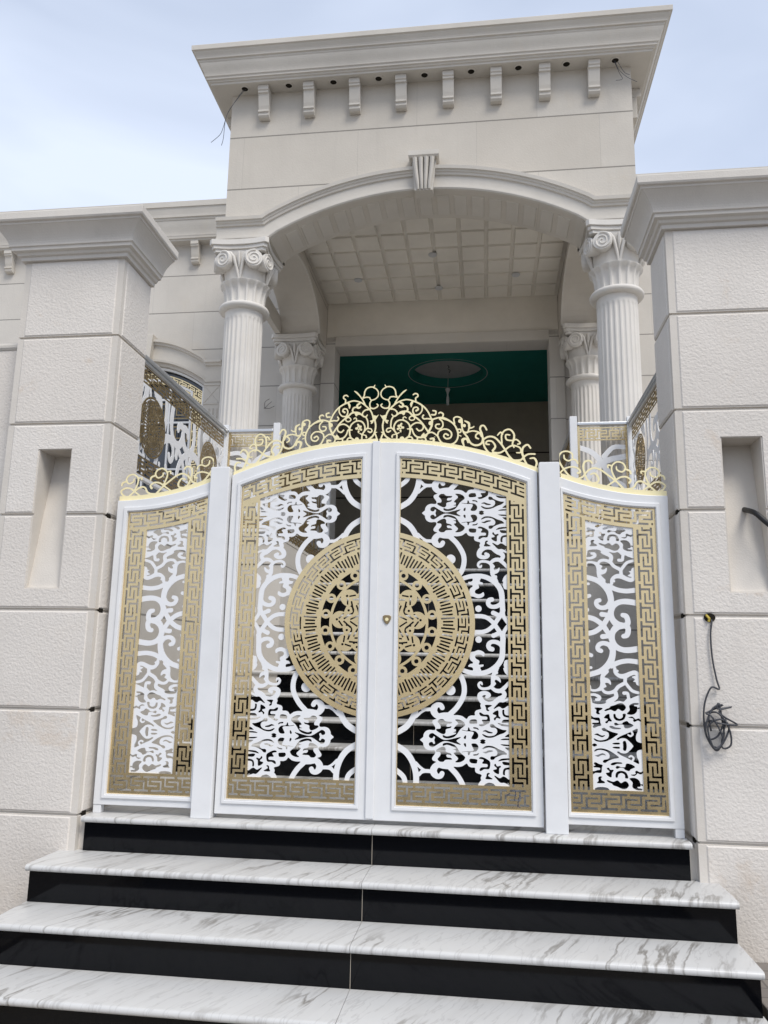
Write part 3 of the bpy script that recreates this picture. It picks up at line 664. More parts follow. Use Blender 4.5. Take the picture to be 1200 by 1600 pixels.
def field_side_scroll():
    F = folded(SIDE, 1.066, 1.324, .196, 1.56); X = F.x[None, :]; Z = F.z[:, None]
    F.f = np.maximum(F.f, Z-(side_top(X)-.098)); return F
def field_side_border():
    F = Field(.958, 1.432, .092, 1.70, .002); X = F.x[None, :]; Z = F.z[:, None]; P = .0935
    top = side_top(X)+.002
    f = MX([.963-X, X-1.427, .096-Z, Z-top])
    inner = MX([1.074-X, X-1.314, .206-Z, Z-(side_top(X)-.104)])
    f = np.maximum(f, -inner)
    vt = MX([key_void((X-.985)/P, (top-.008-Z)/.079, P, .079), .975-X, X-1.415, (top-.088)-Z])
    vb = MX([key_void((X-.985)/P+.2, (.192-Z)/.079, P, .079), .975-X, X-1.415, .112-Z, Z-.193])
    vl = MX([key_void((1.54-Z)/P, (X-.979)/.078, P, .078), .978-X, X-1.058, .203-Z, Z-(top-.1)])
    vr = MX([key_void((1.54-Z)/P, 1-(X-1.330)/.078, P, .078), 1.329-X, X-1.409, .203-Z, Z-(top-.1)])
    F.f = MX([f, -vt, -vb, -vl, -vr]); return F
def field_crest():
    F = Field(-.016, .842, 1.79, 2.34, .002).run(CREST); X = F.x[None, :]; Z = F.z[:, None]
    strip = MX([np.abs(Z-(1.992-.252*X*X))-.014, X-.838, -.014-X])
    F.f = np.minimum(F.f, strip); F.f = np.maximum(F.f, (1.979-.252*X*X)-Z); return F
def field_side_crest():
    F = Field(.952, 1.506, 1.65, 1.96, .002).run(SCREST); X = F.x[None, :]; Z = F.z[:, None]
    b = 1.668+.36*(1.49-X)**2
    strip = MX([np.abs(Z-b-.014)-.015, X-1.492, .956-X])
    F.f = np.minimum(F.f, strip); F.f = MX([F.f, (b-.001)-Z, X-1.50]); return F

def field_rail_scroll(y0, y1, z0, z1, medal):
    """pattern of the side panels turned a quarter and enlarged; medallions left open"""
    k = 1.95; F = Field(y0, y1, z0, z1, .003); b = folded(SIDE, 1.066, 1.324, ZL, ZM, .002)
    n = b.nz-1; Y = F.x[None, :]; Z = F.z[:, None]
    d = np.abs((Y-1.64)/k)+0*Z; j = np.clip(np.round((ZM-d-ZL)/.002), -n, n).astype(int); j = np.abs(j)
    j = np.clip(j, 0, n)
    i = np.clip(np.round(((Z-z0)/(z1-z0)*.245+1.072-1.066)/.002), 0, b.nx-1).astype(int)+0*j
    F.f = b.f[j, i]*k
    for cy, cz, r in medal: F.f = MX([F.f, (r-.01)-np.hypot(Y-cy, Z-cz)])
    return F
def field_rail_band(y0, y1, z0, z1, P=.125):
    F = Field(y0, y1, z0, z1, .003); Y = F.x[None, :]; Z = F.z[:, None]; H = (z1-z0)-.03
    v = MX([key_void((Y-y0)/P, (z1-.015-Z)/H, P, H), y0+.014-Y, Y-y1+.014, z0+.013-Z])
    F.f = MX([y0+.004-Y, Y-y1+.004, z0+.003-Z, Z-z1+.003, -v]); return F
def field_disc(r):
    """small railing medallion: key ring, short rays and a pierced star"""
    F = Field(-r-.01, r+.01, -r-.01, r+.01, .002); s = r/.22; X = F.x[None, :]/s; Z = F.z[:, None]/s
    q = np.hypot(X, Z); th = np.arctan2(Z, X); f = q-.22; vo = []
    n = 13; g = key_void(th/(2*np.pi)*n, (.205-q)/.058, 2*np.pi*.176/n, .058); vo.append(MX([g, q-.205, .147-q]))
    n = 34; a = (th*n/(2*np.pi)) % 1.-.5; vo.append(MX([np.abs(a)*2*np.pi/n*q-.0052, .100-q, q-.136]))
    n = 12; a = ((th*n/(2*np.pi)+.5) % 1.-.5)*2*np.pi/n; px = q*np.cos(a); pz = np.abs(q*np.sin(a))
    vo.append(np.hypot(px-.082, pz)-.009); vo.append(rot_box(px, pz, np.radians(-45), .058, .008, .012, .004)); vo.append(np.abs(q-.026)-.004)
    for w_ in vo: f = np.maximum(f, -w_)
    F.f = f*s; return F
def field_window_key(cx, hw):
    F = Field(cx-hw-.01, cx+hw+.01, 2.2, 4.72, .004); X = F.x[None, :]; Z = F.z[:, None]
    top = 4.60-.47*(X-cx)**2; P = .12
    f = MX([cx-hw+.03-X, X-cx-hw+.03, 2.25-Z, Z-top])
    inner = MX([cx-hw+.17-X, X-cx-hw+.17, 2.40-Z, Z-top+.14])
    vt = MX([key_void((X-cx)/P, (top-.015-Z)/.105, P, .105), np.abs(X-cx)-hw+.045, top-.125-Z])
    e = hw-np.abs(X-cx)
    vs = MX([key_void(Z/P+0*X, (e-.05)/.1, P, .1), .045-e, e-.155, Z-top+.16])
    F.f = MX([f, -inner, -vt, -vs]); return F
# ================================================================ SETTING
tag(MB().box(-300, 300, -300, 300, -.9, -.68).obj('ground', M['sand']), kind='structure')
for s in (-1, 1):
    a, b = sorted((s*1.625, s*9)); tag(MB().box(a, b, -1.75, -.094, -.70, -.49).obj('pavement', M['paver'], bevel=.006), kind='structure')
tag(MB().box(-300, 300, -8.5, -1.75, -.69, -.672).obj('unseen_dark_strip', plain('dark_for_reflections', (.055, .055, .058), .9, 0, .3, .4, .5, 120)), kind='structure')  # unseen dark strip, added so risers and gold reflect something darker
# terrace behind the boundary walls and the landing between them
tag(MB().box(-1.525, 1.525, -.045, .28, -.66, -.031).box(-1.80, 1.80, .283, 2.0, -.66, -.061).obj('landing_base', M['stone']), kind='structure')
# ================================================================ STEPS
def nosing(y0, y1, z, th=.03, x0=-1.5, x1=1.5, seam=0.):
    mb = MB(); r = th/2
    prof = [(y1, z-th), (y1, z), (y0+r, z)]+[(y0+r-r*sin(a), z-r+r*cos(a)) for a in (R(22), R(45), R(68), R(90), R(112), R(135), R(158))]+[(y0+r, z-th)]
    for a, b in ((x0, seam-.001), (seam+.001, x1)): mb.prism(prof, 'X', a, b)
    return mb
def flight(name, label, steps):
    t = empty(name, (0, steps[0][1], steps[0][3]-.17), label, 'steps')
    for (half, y0, y1, z, zb) in steps:
        nosing(y0, y1, z, .03, -half, half).obj('tread', M['marble'], t, auto=50)
        rb = MB(); h2 = half-.008
        for a, b in ((-h2, -.0012), (.0012, h2)): rb.box(a, b, y0+.03, y0+.05, zb, z-.0305)
        rr_ = rb.obj('riser', M['granite'], t, bevel=.0015)
        MB().box(-.0011, .0011, y0+.0305, y0+.045, zb+.001, z-.031).obj('grout_line', M['room'], rr_)
    return t
yr = lambda k: -.102-.2896*k
flight('stone_steps', 'wide white marble steps with black granite risers in front of the gate',
       [(1.605, yr(3), yr(2)+.05, -.51, -.70), (1.605, yr(2), yr(1)+.05, -.34, -.51), (1.61, yr(1), -.0525, -.17, -.34), (1.50, yr(0), .30, 0, -.17)])
inner = []
for i in range(10):
    y0 = 1.8729+i*.2514; z = (i+1)*.1783
    half = 1.80 if i < 4 else 1.225
    inner.append((half, y0, y0+.2514+.05 if i < 9 else 5.6, z, z-.1783 if i else -.05))
flight('stone_steps', 'inner flight of white nosed steps with black risers seen through the gate', inner)
MB().box(-1.80, 1.80, .3005, 1.93, -.06, -.045).obj('tread', M['marble'], [o for o in col.objects if o.name.startswith('stone_steps')][1])
base = MB()
for i in range(10):
    base.box(-1.79 if i < 4 else -1.22, 1.79 if i < 4 else 1.22, inner[i][1]+.051, 5.4, -.03+i*.1783, (i+1)*.1783-.031)
base.obj('step_core', M['stone'], [o for o in col.objects if o.name.startswith('stone_steps')][1])
# ================================================================ GATE PILLARS
ZJ = [.0018+k*.5245 for k in range(-1, 6)]
def pillar(s, label):
    xa, xb = (1.528, 2.146); x0, x1 = (xa, xb) if s > 0 else (-xb, -xa); y0, y1 = -.087, .281
    t = empty('gate_pillar', ((x0+x1)/2, (y0+y1)/2, -.7), label, 'pillar')
    zs = [-.70]+ZJ+[3.115]; g = .0065; d = .010
    rects = []
    def rc(o, z): rects.append((x0+o, x1-o, y0+o, y1-o, z))
    rc(0, -.7)
    for z in ZJ: rc(0, z-g); rc(d, z-g+.002); rc(d, z+g-.002); rc(0, z+g)
    rc(0, 3.115)
    core = MB().rings(rects).obj('shaft', M['stone'], t)
    nx0, nx1 = (s*1.748, s*1.938) if s > 0 else (-1.938, -1.748); nz0, nz1 = 1.168, 1.947
    yb = lambda z: y0+.02+.15*(z-nz0)/(nz1-nz0)
    cut = MB().prism([(y0-.05, nz0), (yb(nz0), nz0), (yb(nz1), nz1), (y0-.05, nz1)], 'X', nx0, nx1)
    boolean_cut(core, cut)
    # pitted face slabs, one per course, standing 5 mm proud inside a smooth margin
    mb = MB(); mg = .036; e = .005; b2 = .006
    def slab(a0, a1, z0, z1, kind):
        if a1-a0 < .02 or z1-z0 < .02: return
        if kind == 'F': V = [(a0, y0, z0), (a1, y0, z0), (a1, y0, z1), (a0, y0, z1), (a0+b2, y0-e, z0+b2), (a1-b2, y0-e, z0+b2), (a1-b2, y0-e, z1-b2), (a0+b2, y0-e, z1-b2)]
        else:
            xx = xa*s if kind == 'I' else xb*s; dx = -s*e if kind == 'I' else s*e
            V = [(xx, a0, z0), (xx, a1, z0), (xx, a1, z1), (xx, a0, z1), (xx+dx, a0+b2, z0+b2), (xx+dx, a1-b2, z0+b2), (xx+dx, a1-b2, z1-b2), (xx+dx, a0+b2, z1-b2)]
        mb.add(V, [(4, 5, 6, 7), (3, 2, 1, 0), (0, 1, 5, 4), (1, 2, 6, 5), (2, 3, 7, 6), (3, 0, 4, 7)])
    for a, b in zip(zs[:-1], zs[1:]):
        z0, z1 = a+g+.004, b-g-.004
        if b > 3.1: z1 = 3.10
        slab(x0+mg, x1-mg, z0, z1, 'F')
        slab(y0+mg, y1-.004, z0, z1, 'I'); slab(y0+mg, y1-.004, z0, z1, 'O')
    fc = mb.obj('pitted_facing', M['rough'], t)
    boolean_cut(fc, MB().box(nx0-.007, nx1+.007, y0-.05, y0+.02, nz0-.007, nz1+.004))
    for zj in (.0018, .5263, 1.0508, 1.5753):
        a, b_ = sorted((s*(xa-.0035), s*(xa+.004))); MB().box(a, b_, -.045, -.003, zj-.011, zj+.011).obj('slot_shade', M['dark'], t)  # dark proud block standing in for the shade inside each slot
    prof = [(.0, 3.104), (.026, 3.104), (.028, 3.125), (.045, 3.13), (.052, 3.145), (.075, 3.15), (.077, 3.168), (.088, 3.172)]
    for k in range(9):
        u = k/8; prof.append((.088+.075*(u**1.8), 3.172+.098*u))
    prof += [(.170, 3.272), (.172, 3.284), (.188, 3.286), (.195, 3.296), (.196, 3.335), (.19, 3.34)]
    MB().cornice(x0, x1, y0, y1+.004, [(o*.845, z) for o, z in prof], back=False).obj('cap', M['cap'], t, bevel=.002)
    MB().box(x0+.03, x1-.03, y0+.03, y1-.03, 3.34, 3.37).obj('cap_top', M['trim'], t)
    return t
pillar(-1, 'left stone gate pillar, pitted blocks with an empty slot recess')
pr = pillar(1, 'right stone gate pillar, a black conduit in its slot recess')
# boundary walls running away from the pillars
for s, lb in ((-1, 'pitted stone boundary wall left of the left pillar, rounded coping'), (1, 'pitted stone boundary wall right of the right pillar, rounded coping')):
    a, b = sorted((s*2.148, s*9)); t = empty('boundary_wall', (s*4, .2, -.7), lb, 'wall')
    MB().box(a, b, .02, .26, -.7, 2.60).obj('wall', M['rough'], t)
    MB().tube([(a, .035, 2.62), (b, .035, 2.62)], .028, 12).add(*(lambda q: (q.V, q.F))(MB().box(a, b, .035, .24, 2.60, 2.648))).obj('coping', M['trim'], t)
# ================================================================ GATE
def arc_frame(xo0, xo1, zo0, topo, xi0, xi1, zi0, topi, ya, yb, n=28):
    """rectangular ring with curved heads between y=ya (front) and yb"""
    O = []; I = []
    def ring(x0, x1, z0, top):
        P = [(x0+(x1-x0)*k/n, z0) for k in range(n+1)]; Q = [(x1-(x1-x0)*k/n, top(x1-(x1-x0)*k/n)) for k in range(n+1)]; return P+Q
    o = ring(xo0, xo1, zo0, topo); i = ring(xi0, xi1, zi0, topi); m = len(o)
    V = [(x, ya, z) for x, z in o]+[(x, ya, z) for x, z in i]+[(x, yb, z) for x, z in o]+[(x, yb, z) for x, z in i]; F = []
    for k in range(m):
        j = (k+1) % m
        F += [(k, j, m+j, m+k), (2*m+j, 2*m+k, 3*m+k, 3*m+j), (j, k, 2*m+k, 2*m+j), (m+k, m+j, 3*m+j, 3*m+k)]
    return MB().add(V, F)
FL = dict(scroll=field_leaf_scroll(), border=field_leaf_border(), medal=field_leaf_medal(), crest=field_crest())
FS = dict(scroll=field_side_scroll(), border=field_side_border(), crest=field_side_crest())
def leaf(s, label):
    t = empty('gate_leaf', (s*.42, .02, 0), label, 'gate leaf')
    def fl(mb):
        if s < 0: mb.V = [(-x, y, z) for x, y, z in mb.V]
        return mb
    xin = -.018 if s > 0 else .0205
    fl(arc_frame(xin, .833, .022, lambda x: 1.980-.252*x*x, .101, .779, .092, lambda x: 1.900-.252*x*x, 0, .05)).obj('frame', M['white'], t, bevel=.003)
    q = lambda o: (lambda x: 1.893+o-.252*x*x)
    fl(arc_frame(.083, .797, .074, q(.030), .100, .780, .091, q(.0075), -.009, -.0002)).obj('moulding', M['white'], t, bevel=.003)
    fl(arc_frame(.1008, .7792, .0918, q(.0067), .1045, .7755, .0955, q(.003), -.002, .0118)).obj('inner_bead', M['white'], t)
    mi = 0 if s < 0 else None
    panel(FL['border'], 'gold_border', M['gold'], t, 'Y', .012, .005, mi)
    panel(FL['scroll'], 'scrollwork', M['whitefl'], t, 'Y', .018, .005, mi)
    panel(FL['medal'], 'medallion', M['gold'], t, 'Y', .006, .005, mi)
    if s > 0: panel(FL['crest'], 'crest', M['crest'], t, 'Y', .018, .004)
    else: panel(FL['crest'], 'crest', M['crest'], t, 'Y', .018, .004, 0, lambda a, b: (.018+(a+.018)*.952, b))
    return t
lr = leaf(1, 'right gate leaf, white scrollwork and half a gold medallion, with the small lock')
ll = leaf(-1, 'left gate leaf, white scrollwork and half a gold medallion, without a lock')
MB().box(-.047, -.005, -.012, -.0005, .03, 1.985).obj('cover_strip', M['white'], ll, bevel=.003)
# shield shaped lock plate on the right leaf
P = [(-.022, .018), (-.012, .024), (.012, .024), (.022, .018), (.021, .004), (.013, -.012), (.004, -.022), (-.004, -.022), (-.013, -.012), (-.021, .004)]
lk = MB().prism([(.046+x, 1.018+z) for x, z in P], 'Y', -.007, -.0005).obj('lock_plate', M['dim_gold'], lr, bevel=.002)
MB().lathe([(0, -.007), (.009, -.007), (.009, .0), (0, 0)], n=16).obj('lock_cylinder', M['crest'], None)
lc = col.objects['lock_cylinder']; lc.data.transform(Matrix.Rotation(R(90), 4, 'X')); lc.data.transform(Matrix.Translation(Vector((.046, -.0075, 1.02))-ORG[lr])); lc.parent = lk; ORG[lc] = ORG[lr]
# pen scribble left on the gold band
sb = MB()
for pts in ([(.681, .187), (.690, .192), (.699, .185), (.697, .165), (.692, .14)], [(.655, .165), (.664, .170), (.672, .176)], [(.707, .110), (.712, .122), (.709, .132), (.716, .140), (.711, .150), (.719, .158), (.716, .168)], [(.704, .122), (.712, .112), (.722, .108)], [(.722, .150), (.731, .158), (.738, .152)]):
    sb.tube([(x, .0115, z) for x, z in pts], .0018, 5)
sb.obj('pen_scribble', plain('blue_black_ink', (.02, .035, .09), .5), lr)
def side(s, label):
    t = empty('gate_side_panel', (s*1.2, .02, 0), label, 'gate panel')
    def fl(mb):
        if s < 0: mb.V = [(-x, y, z) for x, y, z in mb.V]
        return mb
    top = lambda o: (lambda x: 1.668+o+.36*(1.49-x)**2); ti = lambda o: (lambda x: side_top(x)+o)
    fl(arc_frame(.9485, 1.492, .042, top(0), .9605, 1.430, .094, ti(.005), 0, .045)).obj('frame', M['white'], t, bevel=.003)
    fl(arc_frame(.951, 1.448, .076, ti(.028), .9615, 1.4285, .0935, ti(.0055), -.009, -.0002)).obj('moulding', M['white'], t, bevel=.003)
    fl(arc_frame(.9612, 1.4292, .0938, ti(.0052), .9645, 1.426, .0975, ti(.0015), -.002, .0118)).obj('inner_bead', M['white'], t)
    fl(MB().box(1.449, 1.4915, .003, .042, .0, .0415)).obj('foot', M['white'], t, bevel=.002)
    mi = 0 if s < 0 else None
    panel(FS['border'], 'gold_border', M['gold'], t, 'Y', .012, .005, mi)
    panel(FS['scroll'], 'scrollwork', M['whitefl'], t, 'Y', .018, .005, mi)
    panel(FS['crest'], 'crest', M['crest'], t, 'Y', .018, .004, mi)
    return t
side(1, 'narrow white and gold gate panel fixed beside the right pillar')
side(-1, 'narrow white and gold gate panel fixed beside the left pillar')
for s, lb in ((-1, 'square white gate post between left leaf and left side panel'), (1, 'square white gate post between right leaf and right side panel')):
    t = empty('gate_post', (s*.894, .03, 0), lb, 'gate post')
    a, b = sorted((s*.841, s*.9475)); MB().box(a, b, -.03, .07, .0, 1.845).obj('post', M['white'], t, bevel=.003)
    MB().box(a+.004, b-.004, -.026, .066, 1.8452, 1.8492).obj('cap_plate', M['white'], t, bevel=.002)
    for z in (.25, 1.55):
        hx = s*.8372; MB().lathe([(0, z-.05), (.008, z-.05), (.008, z+.05), (0, z+.05)], (hx, .056), 12).obj('hinge', M['white'], t)
# ================================================================ HOUSE
house = empty('house', (0, 6.5, 1.83), 'pale limestone villa with arched portico, cornices and open doorway', 'house')
CZ = 5.255-2.98
def arc_in(x, o=0): return CZ+sqrt((2.98+o)**2-x*x)
XS = [1.5-3.0*k/40 for k in range(41)]
fr = [(-1.97, 4.83), (-1.5, 4.83)]+[(-x, arc_in(x)) for x in XS if abs(x) < 1.499]+[(1.5, 4.83), (1.97, 4.83), (1.97, 6.46), (-1.97, 6.46)]
MB().prism(fr, 'Y', 2.73, 3.20).obj('portico_front_wall', M['wall'], house)
def ell(t): return (4.10-.87*cos(t), 4.822+.45*sin(t))
for s in (-1, 1):
    P = [(3.20, 4.83)]+[(3.23, 4.83)]+[ell(pi*k/26) for k in range(1, 26)]+[(4.97, 4.83), (5.50, 4.83), (5.50, 6.46), (3.20, 6.46)]
    a, b = sorted((s*1.5, s*1.97)); MB().prism(P, 'X', a, b).obj('portico_side_wall', M['wall'], house)
    # inner architrave line around the side arch
    mb = MB(); q = [ell(pi*k/26) for k in range(27)]
    xx = s*1.5-s*.02; V = []; F = []
    for k, (y, z) in enumerate(q):
        ny, nz = y-4.10, (z-4.822)*2.2+.3; l = hypot(ny, nz); ny /= l; nz /= l
        for (o, d) in ((.0, 0), (.0, .02), (.09, .02), (.09, 0)): V.append((s*1.5-s*d*1., y+ny*o, z+nz*o))
    for k in range(26):
        for j in range(4): F.append((k*4+j, k*4+(j+1) % 4, (k+1)*4+(j+1) % 4, (k+1)*4+j))
    mb.add(V, F).obj('side_arch_moulding', M['trim'], house)
MB().box(-1.497, 1.497, 3.203, 5.497, 5.47, 6.44).obj('porch_ceiling', M['ceil'], house)
mb = MB()
for i in range(10):
    for j in range(8):
        x = -1.475+.295*i+.0; y = 5.44-.33*j
        if y-.29 < 3.21: continue
        x0, x1, y0, y1, z = x+.018, x+.277, y-.296, y, 5.47; e = .006
        V = [(x0, y0, z), (x1, y0, z), (x1, y1, z), (x0, y1, z), (x0+e, y0+e, z-.022), (x1-e, y0+e, z-.022), (x1-e, y1-e, z-.022), (x0+e, y1-e, z-.022)]
        mb.add(V, [(4, 5, 6, 7), (0, 1, 5, 4), (1, 2, 6, 5), (2, 3, 7, 6), (3, 0, 4, 7)])
mb.obj('ceiling_tiles', M['ceil'], house)
for x, y in ((-.978, 4.80), (-.023, 4.27), (.947, 4.84), (0.0, 5.1)):
    MB().lathe([(0, 5.434), (.03, 5.434), (.034, 5.440), (.048, 5.434), (.05, 5.447), (0, 5.447)], (x, y), 20).obj('downlight', M['greyp'], house, auto=40)
# coffers under the front arch
mb = MB(); n = 17
for k in range(n):
    a0 = -.487+.974*k/n+.008; a1 = -.487+.974*(k+1)/n-.008
    for y0, y1 in ((2.80, 3.13),):
        V = []
        for r_, e in ((2.98, 0), (2.973, .004)):
            for (a, y) in ((a0+e/3, y0+e), (a1-e/3, y0+e), (a1-e/3, y1-e), (a0+e/3, y1-e)): V.append((r_*sin(a), y, CZ+r_*cos(a)))
        mb.add(V, [(4, 5, 6, 7), (0, 1, 5, 4), (1, 2, 6, 5), (2, 3, 7, 6), (3, 0, 4, 7)])
mb.obj('arch_coffers', M['trim'], house)
# architrave
path = [(-2.04, 4.83), (-1.512, 4.83)]+[(-x, arc_in(x)) for x in XS[1:-1]]+[(1.512, 4.83), (2.04, 4.83)]
yf = 2.73
prof = [(0, yf+.0), (0, yf-.035), (.012, yf-.045), (.028, yf-.045), (.032, yf-.028), (.14, yf-.028), (.145, yf-.045), (.165, yf-.05), (.17, yf-.06), (.185, yf-.064), (.19, yf-.08), (.222, yf-.085), (.226, yf)]
MB().sweep(path, prof).obj('architrave', M['trim'], house)
for s in (-1, 1):
    a, b = sorted((s*1.972, s*2.04))
    MB().box(a, b, yf+.002, 5.495, 4.83, 5.0).obj('side_architrave', M['trim'], house, bevel=.003)
    a, b = sorted((s*1.972, s*2.065))
    MB().box(a, b, yf+.003, 5.494, 5.002, 5.052).obj('side_fillet', M['trim'], house, bevel=.004)
# keystone
mb = MB(); y0 = 2.60
mb.prism([(-.085, 5.215), (.085, 5.215), (.118, 5.535), (-.118, 5.535)], 'Y', 2.645, 2.78)
for i, x in enumerate((-.066, -.022, .022, .066)):
    mb.tube([(x*.8, 2.642, 5.225), (x*.85, 2.628, 5.28), (x*1.05, 2.622, 5.38), (x*1.18, 2.612, 5.46), (x*1.25, 2.60, 5.53)], [.014, .016, .019, .021, .023], 8)
mb.rings([(-.13, .13, 2.60, 2.76, 5.535), (-.145, .145, 2.585, 2.76, 5.552), (-.145, .145, 2.585, 2.76, 5.60), (-.13, .13, 2.60, 2.76, 5.607)])
mb.obj('keystone', M['trim'], house, auto=40)
# main cornice
def cyma(o0, z0, o1, z1, n=8):
    return [(o0+(o1-o0)*(.5-.5*cos(pi*k/n))*.6+(o1-o0)*(k/n)*.4, z0+(z1-z0)*k/n) for k in range(n+1)]
prof = [(0, 6.455), (.17, 6.455), (.172, 6.475), (.185, 6.478), (.19, 6.492), (.205, 6.495), (.207, 6.515), (.215, 6.52)]+cyma(.218, 6.522, .262, 6.645)+[(.268, 6.65), (.27, 6.667), (.285, 6.67), (.287, 6.685)]+cyma(.288, 6.687, .315, 6.735, 4)+[(.33, 6.74), (.332, 6.79), (.322, 6.80)]
MB().cornice(-1.972, 1.972, 2.728, 5.495, prof, back=False).obj('main_cornice', M['trim'], house, bevel=.002)
MB().box(-2.2, 2.2, 2.5, 5.49, 6.802, 6.84).obj('parapet_roof', M['trim'], house)
def corbel(x, yw, ztop, mat, parent, h=.315, w=.108, d=.13):
    z0 = ztop-h
    P = [(yw, ztop), (yw-d, ztop), (yw-d, ztop-.05), (yw-d+.012, ztop-.055), (yw-d+.012, ztop-.075), (yw-d+.03, ztop-.08), (yw-d+.055, z0+.12), (yw-d+.07, z0+.075), (yw-d+.045, z0+.07), (yw-d+.045, z0+.05), (yw-d+.06, z0+.045), (yw-d+.06, z0+.018), (yw-d+.08, z0), (yw, z0)]
    MB().prism(P, 'X', x-w/2, x+w/2).obj('corbel', mat, parent, bevel=.003)
for k in range(8): corbel((k-3.5)*.461, 2.7275, 6.453, M['trim'], house)
for k in range(9):
    x = (k-4)*.453; g_ = 'light_socket'
    o = MB().lathe([(.032, 6.4545), (.046, 6.4545), (.044, 6.447), (.033, 6.446), (.032, 6.4545)], (x, 2.635), 24, cap=False).obj('light_socket', M['trim'], house, auto=40)
    MB().lathe([(0, 6.450), (.0325, 6.450), (.0325, 6.4535), (0, 6.4535)], (x, 2.635), 20).obj('socket_shade', M['dark'], o)  # dark disc painted for the shade inside the socket
for k in range(5):
    for s in (-1, 1): corbel_x = s
# side corbels of the portico, seen edge-on
for s in (-1, 1):
    for y in (3.1, 3.6, 4.1, 4.6, 5.1):
        mb = MB(); a, b = sorted((s*1.9735, s*2.12)); mb.box(a, b, y-.058, y+.058, 6.36, 6.453); a, b = sorted((s*1.9735, s*2.08)); mb.box(a, b, y-.056, y+.056, 6.13, 6.359); mb.obj('corbel', M['trim'], house, bevel=.003)
# ---- columns
def column(cx, cy, parent):
    r0, r1 = .193, .186; zb, zt = 1.86, 4.20; nf = 24; SEG = nf*8
    def fl(a, z):
        u = (a*nf/(2*pi)) % 1.; d = abs(u-.5)*2      # 0 at flute centre
        e = 1.
        if z > 4.02: e = 0 if z > 4.075 else max(0., 1-((z-4.02)/.055)**2)**.5
        if d < .66: return 1-.05*sqrt(max(0, 1-(d/.66)**2))*(1 if d < .66*e else 0)*e
        return 1
    prof = [(r0+(r1-r0)*k/6, zb+.12+(4.0-zb-.12)*k/6) for k in range(7)]+[(r1, 4.02), (r1, 4.035), (r1, 4.05), (r1, 4.062), (r1, 4.075), (r1, 4.09), (r1, 4.14), (r1+.004, 4.16)]
    sh = MB().lathe(prof, (cx, cy), SEG, fl).obj('column', M['column'], parent, auto=45)
    ORG[sh] = ORG[parent]
    # astragal, bell and abacus
    MB().lathe([(.185, 4.148), (.215, 4.150), (.236, 4.158), (.246, 4.172), (.247, 4.188), (.238, 4.203), (.22, 4.212), (.205, 4.216), (.19, 4.218)], (cx, cy), 48).obj('astragal', M['column'], sh, auto=50)
    def leafm(a, z):
        u = (a*16/(2*pi)) % 1.; d = abs(u-.5)*2; return 1-(.10*sqrt(max(0, 1-(d/.8)**2)) if d < .8 else 0)*min(1, max(.0, (4.425-z)/.03))
    lf = [(.196, 4.216), (.198, 4.26), (.203, 4.32), (.212, 4.37), (.226, 4.402), (.244, 4.42), (.246, 4.432), (.236, 4.438), (.21, 4.434), (.19, 4.43)]
    cap = MB().lathe(lf, (cx, cy), 16*10, leafm)
    cap.lathe([(.17, 4.25), (.185, 4.40), (.200, 4.44), (.206, 4.50), (.218, 4.58), (.236, 4.66), (.245, 4.712)], (cx, cy), 48)
    for q in range(4):
        c, s_ = cos(q*pi/2), sin(q*pi/2)
        def T(u, v, z): return (cx+u*c-v*s_, cy+u*s_+v*c, z)     # v: outward is -v
        for sg in (-1, 1):
            ux, vz, ry = sg*.152, 4.622, -.262
            ang = sg*R(16)
            def D(a, rr, dep):                                    # point on volute disc
                lx = rr*cos(a); lz = rr*sin(a)
                return T(ux+lx*cos(ang)+dep*sin(ang)*1., ry+lx*sin(ang)*-1*-1*(.0)+abs(lx*sin(ang))*0-dep*cos(ang)+lx*sin(ang), vz+lz)
            V = []; F = []; n = 28
            for (rr, dep) in ((.056, -.16), (.076, -.08), (.086, -.02), (.088, .0), (.084, .008), (0.0, .008)):
                for k in range(n): V.append(D(2*pi*k/n, rr, dep))
            for i in range(5):
                for k in range(n): F.append((i*n+k, i*n+(k+1) % n, (i+1)*n+(k+1) % n, (i+1)*n+k))
            cap.add(V, F)
            # raised spiral fillet
            sp = []; rs = []
            for k in range(46):
                t_ = k/45; a = pi/2+(sg*(-1))*(-t_*2*pi*2.1)-sg*.2; rr = .073*(1-t_)**.9+.008
                sp.append(D(a, rr, .010)); rs.append(.0105*(1-.45*t_))
            cap.tube(sp, rs, 6)
            # stem that runs from the volute down to the middle of the bell
            st = [T(sg*.125, -.262, 4.692), T(sg*.085, -.262, 4.685), T(sg*.055, -.252, 4.65), T(sg*.036, -.238, 4.59), T(sg*.020, -.222, 4.52), T(sg*.006, -.208, 4.45)]
            cap.tube(st, [.016, .018, .018, .017, .015, .011], 8)
        cap.tube([T(0, -.262, 4.70), T(0, -.252, 4.62), T(0, -.232, 4.55)], [.012, .016, .004], 6)
    cap.obj('capital', M['column'], sh, auto=50)
    # abacus: three fasciae with hollow sides and cut corners
    ab = MB()
    def abr(h, z0, z1):
        P = []
        for q in range(4):
            c, s_ = cos(q*pi/2), sin(q*pi/2); ch = .028
            for k in range(13):
                u = -1+2*k/12; x = u*(h-ch); y = -(h-.030*(1-u*u)*1.)
                P.append((cx+x*c-y*s_, cy+x*s_+y*c))
        ab.prism(P, 'Z', z0, z1)
    abr(.262, 4.704, 4.735); abr(.279, 4.7353, 4.772); abr(.297, 4.7723, 4.826)
    ab.obj('abacus', M['column'], sh, bevel=.004)
    bs = MB().lathe([(.20, 1.985), (.215, 1.975), (.21, 1.95), (.23, 1.93), (.25, 1.91), (.245, 1.885), (.24, 1.88)], (cx, cy), 48); bs.box(cx-.255, cx+.255, cy-.255, cy+.255, 1.8, 1.88); bs.obj('base', M['column'], sh, auto=50)
    return sh
c0 = column(-1.796, 2.944, house)
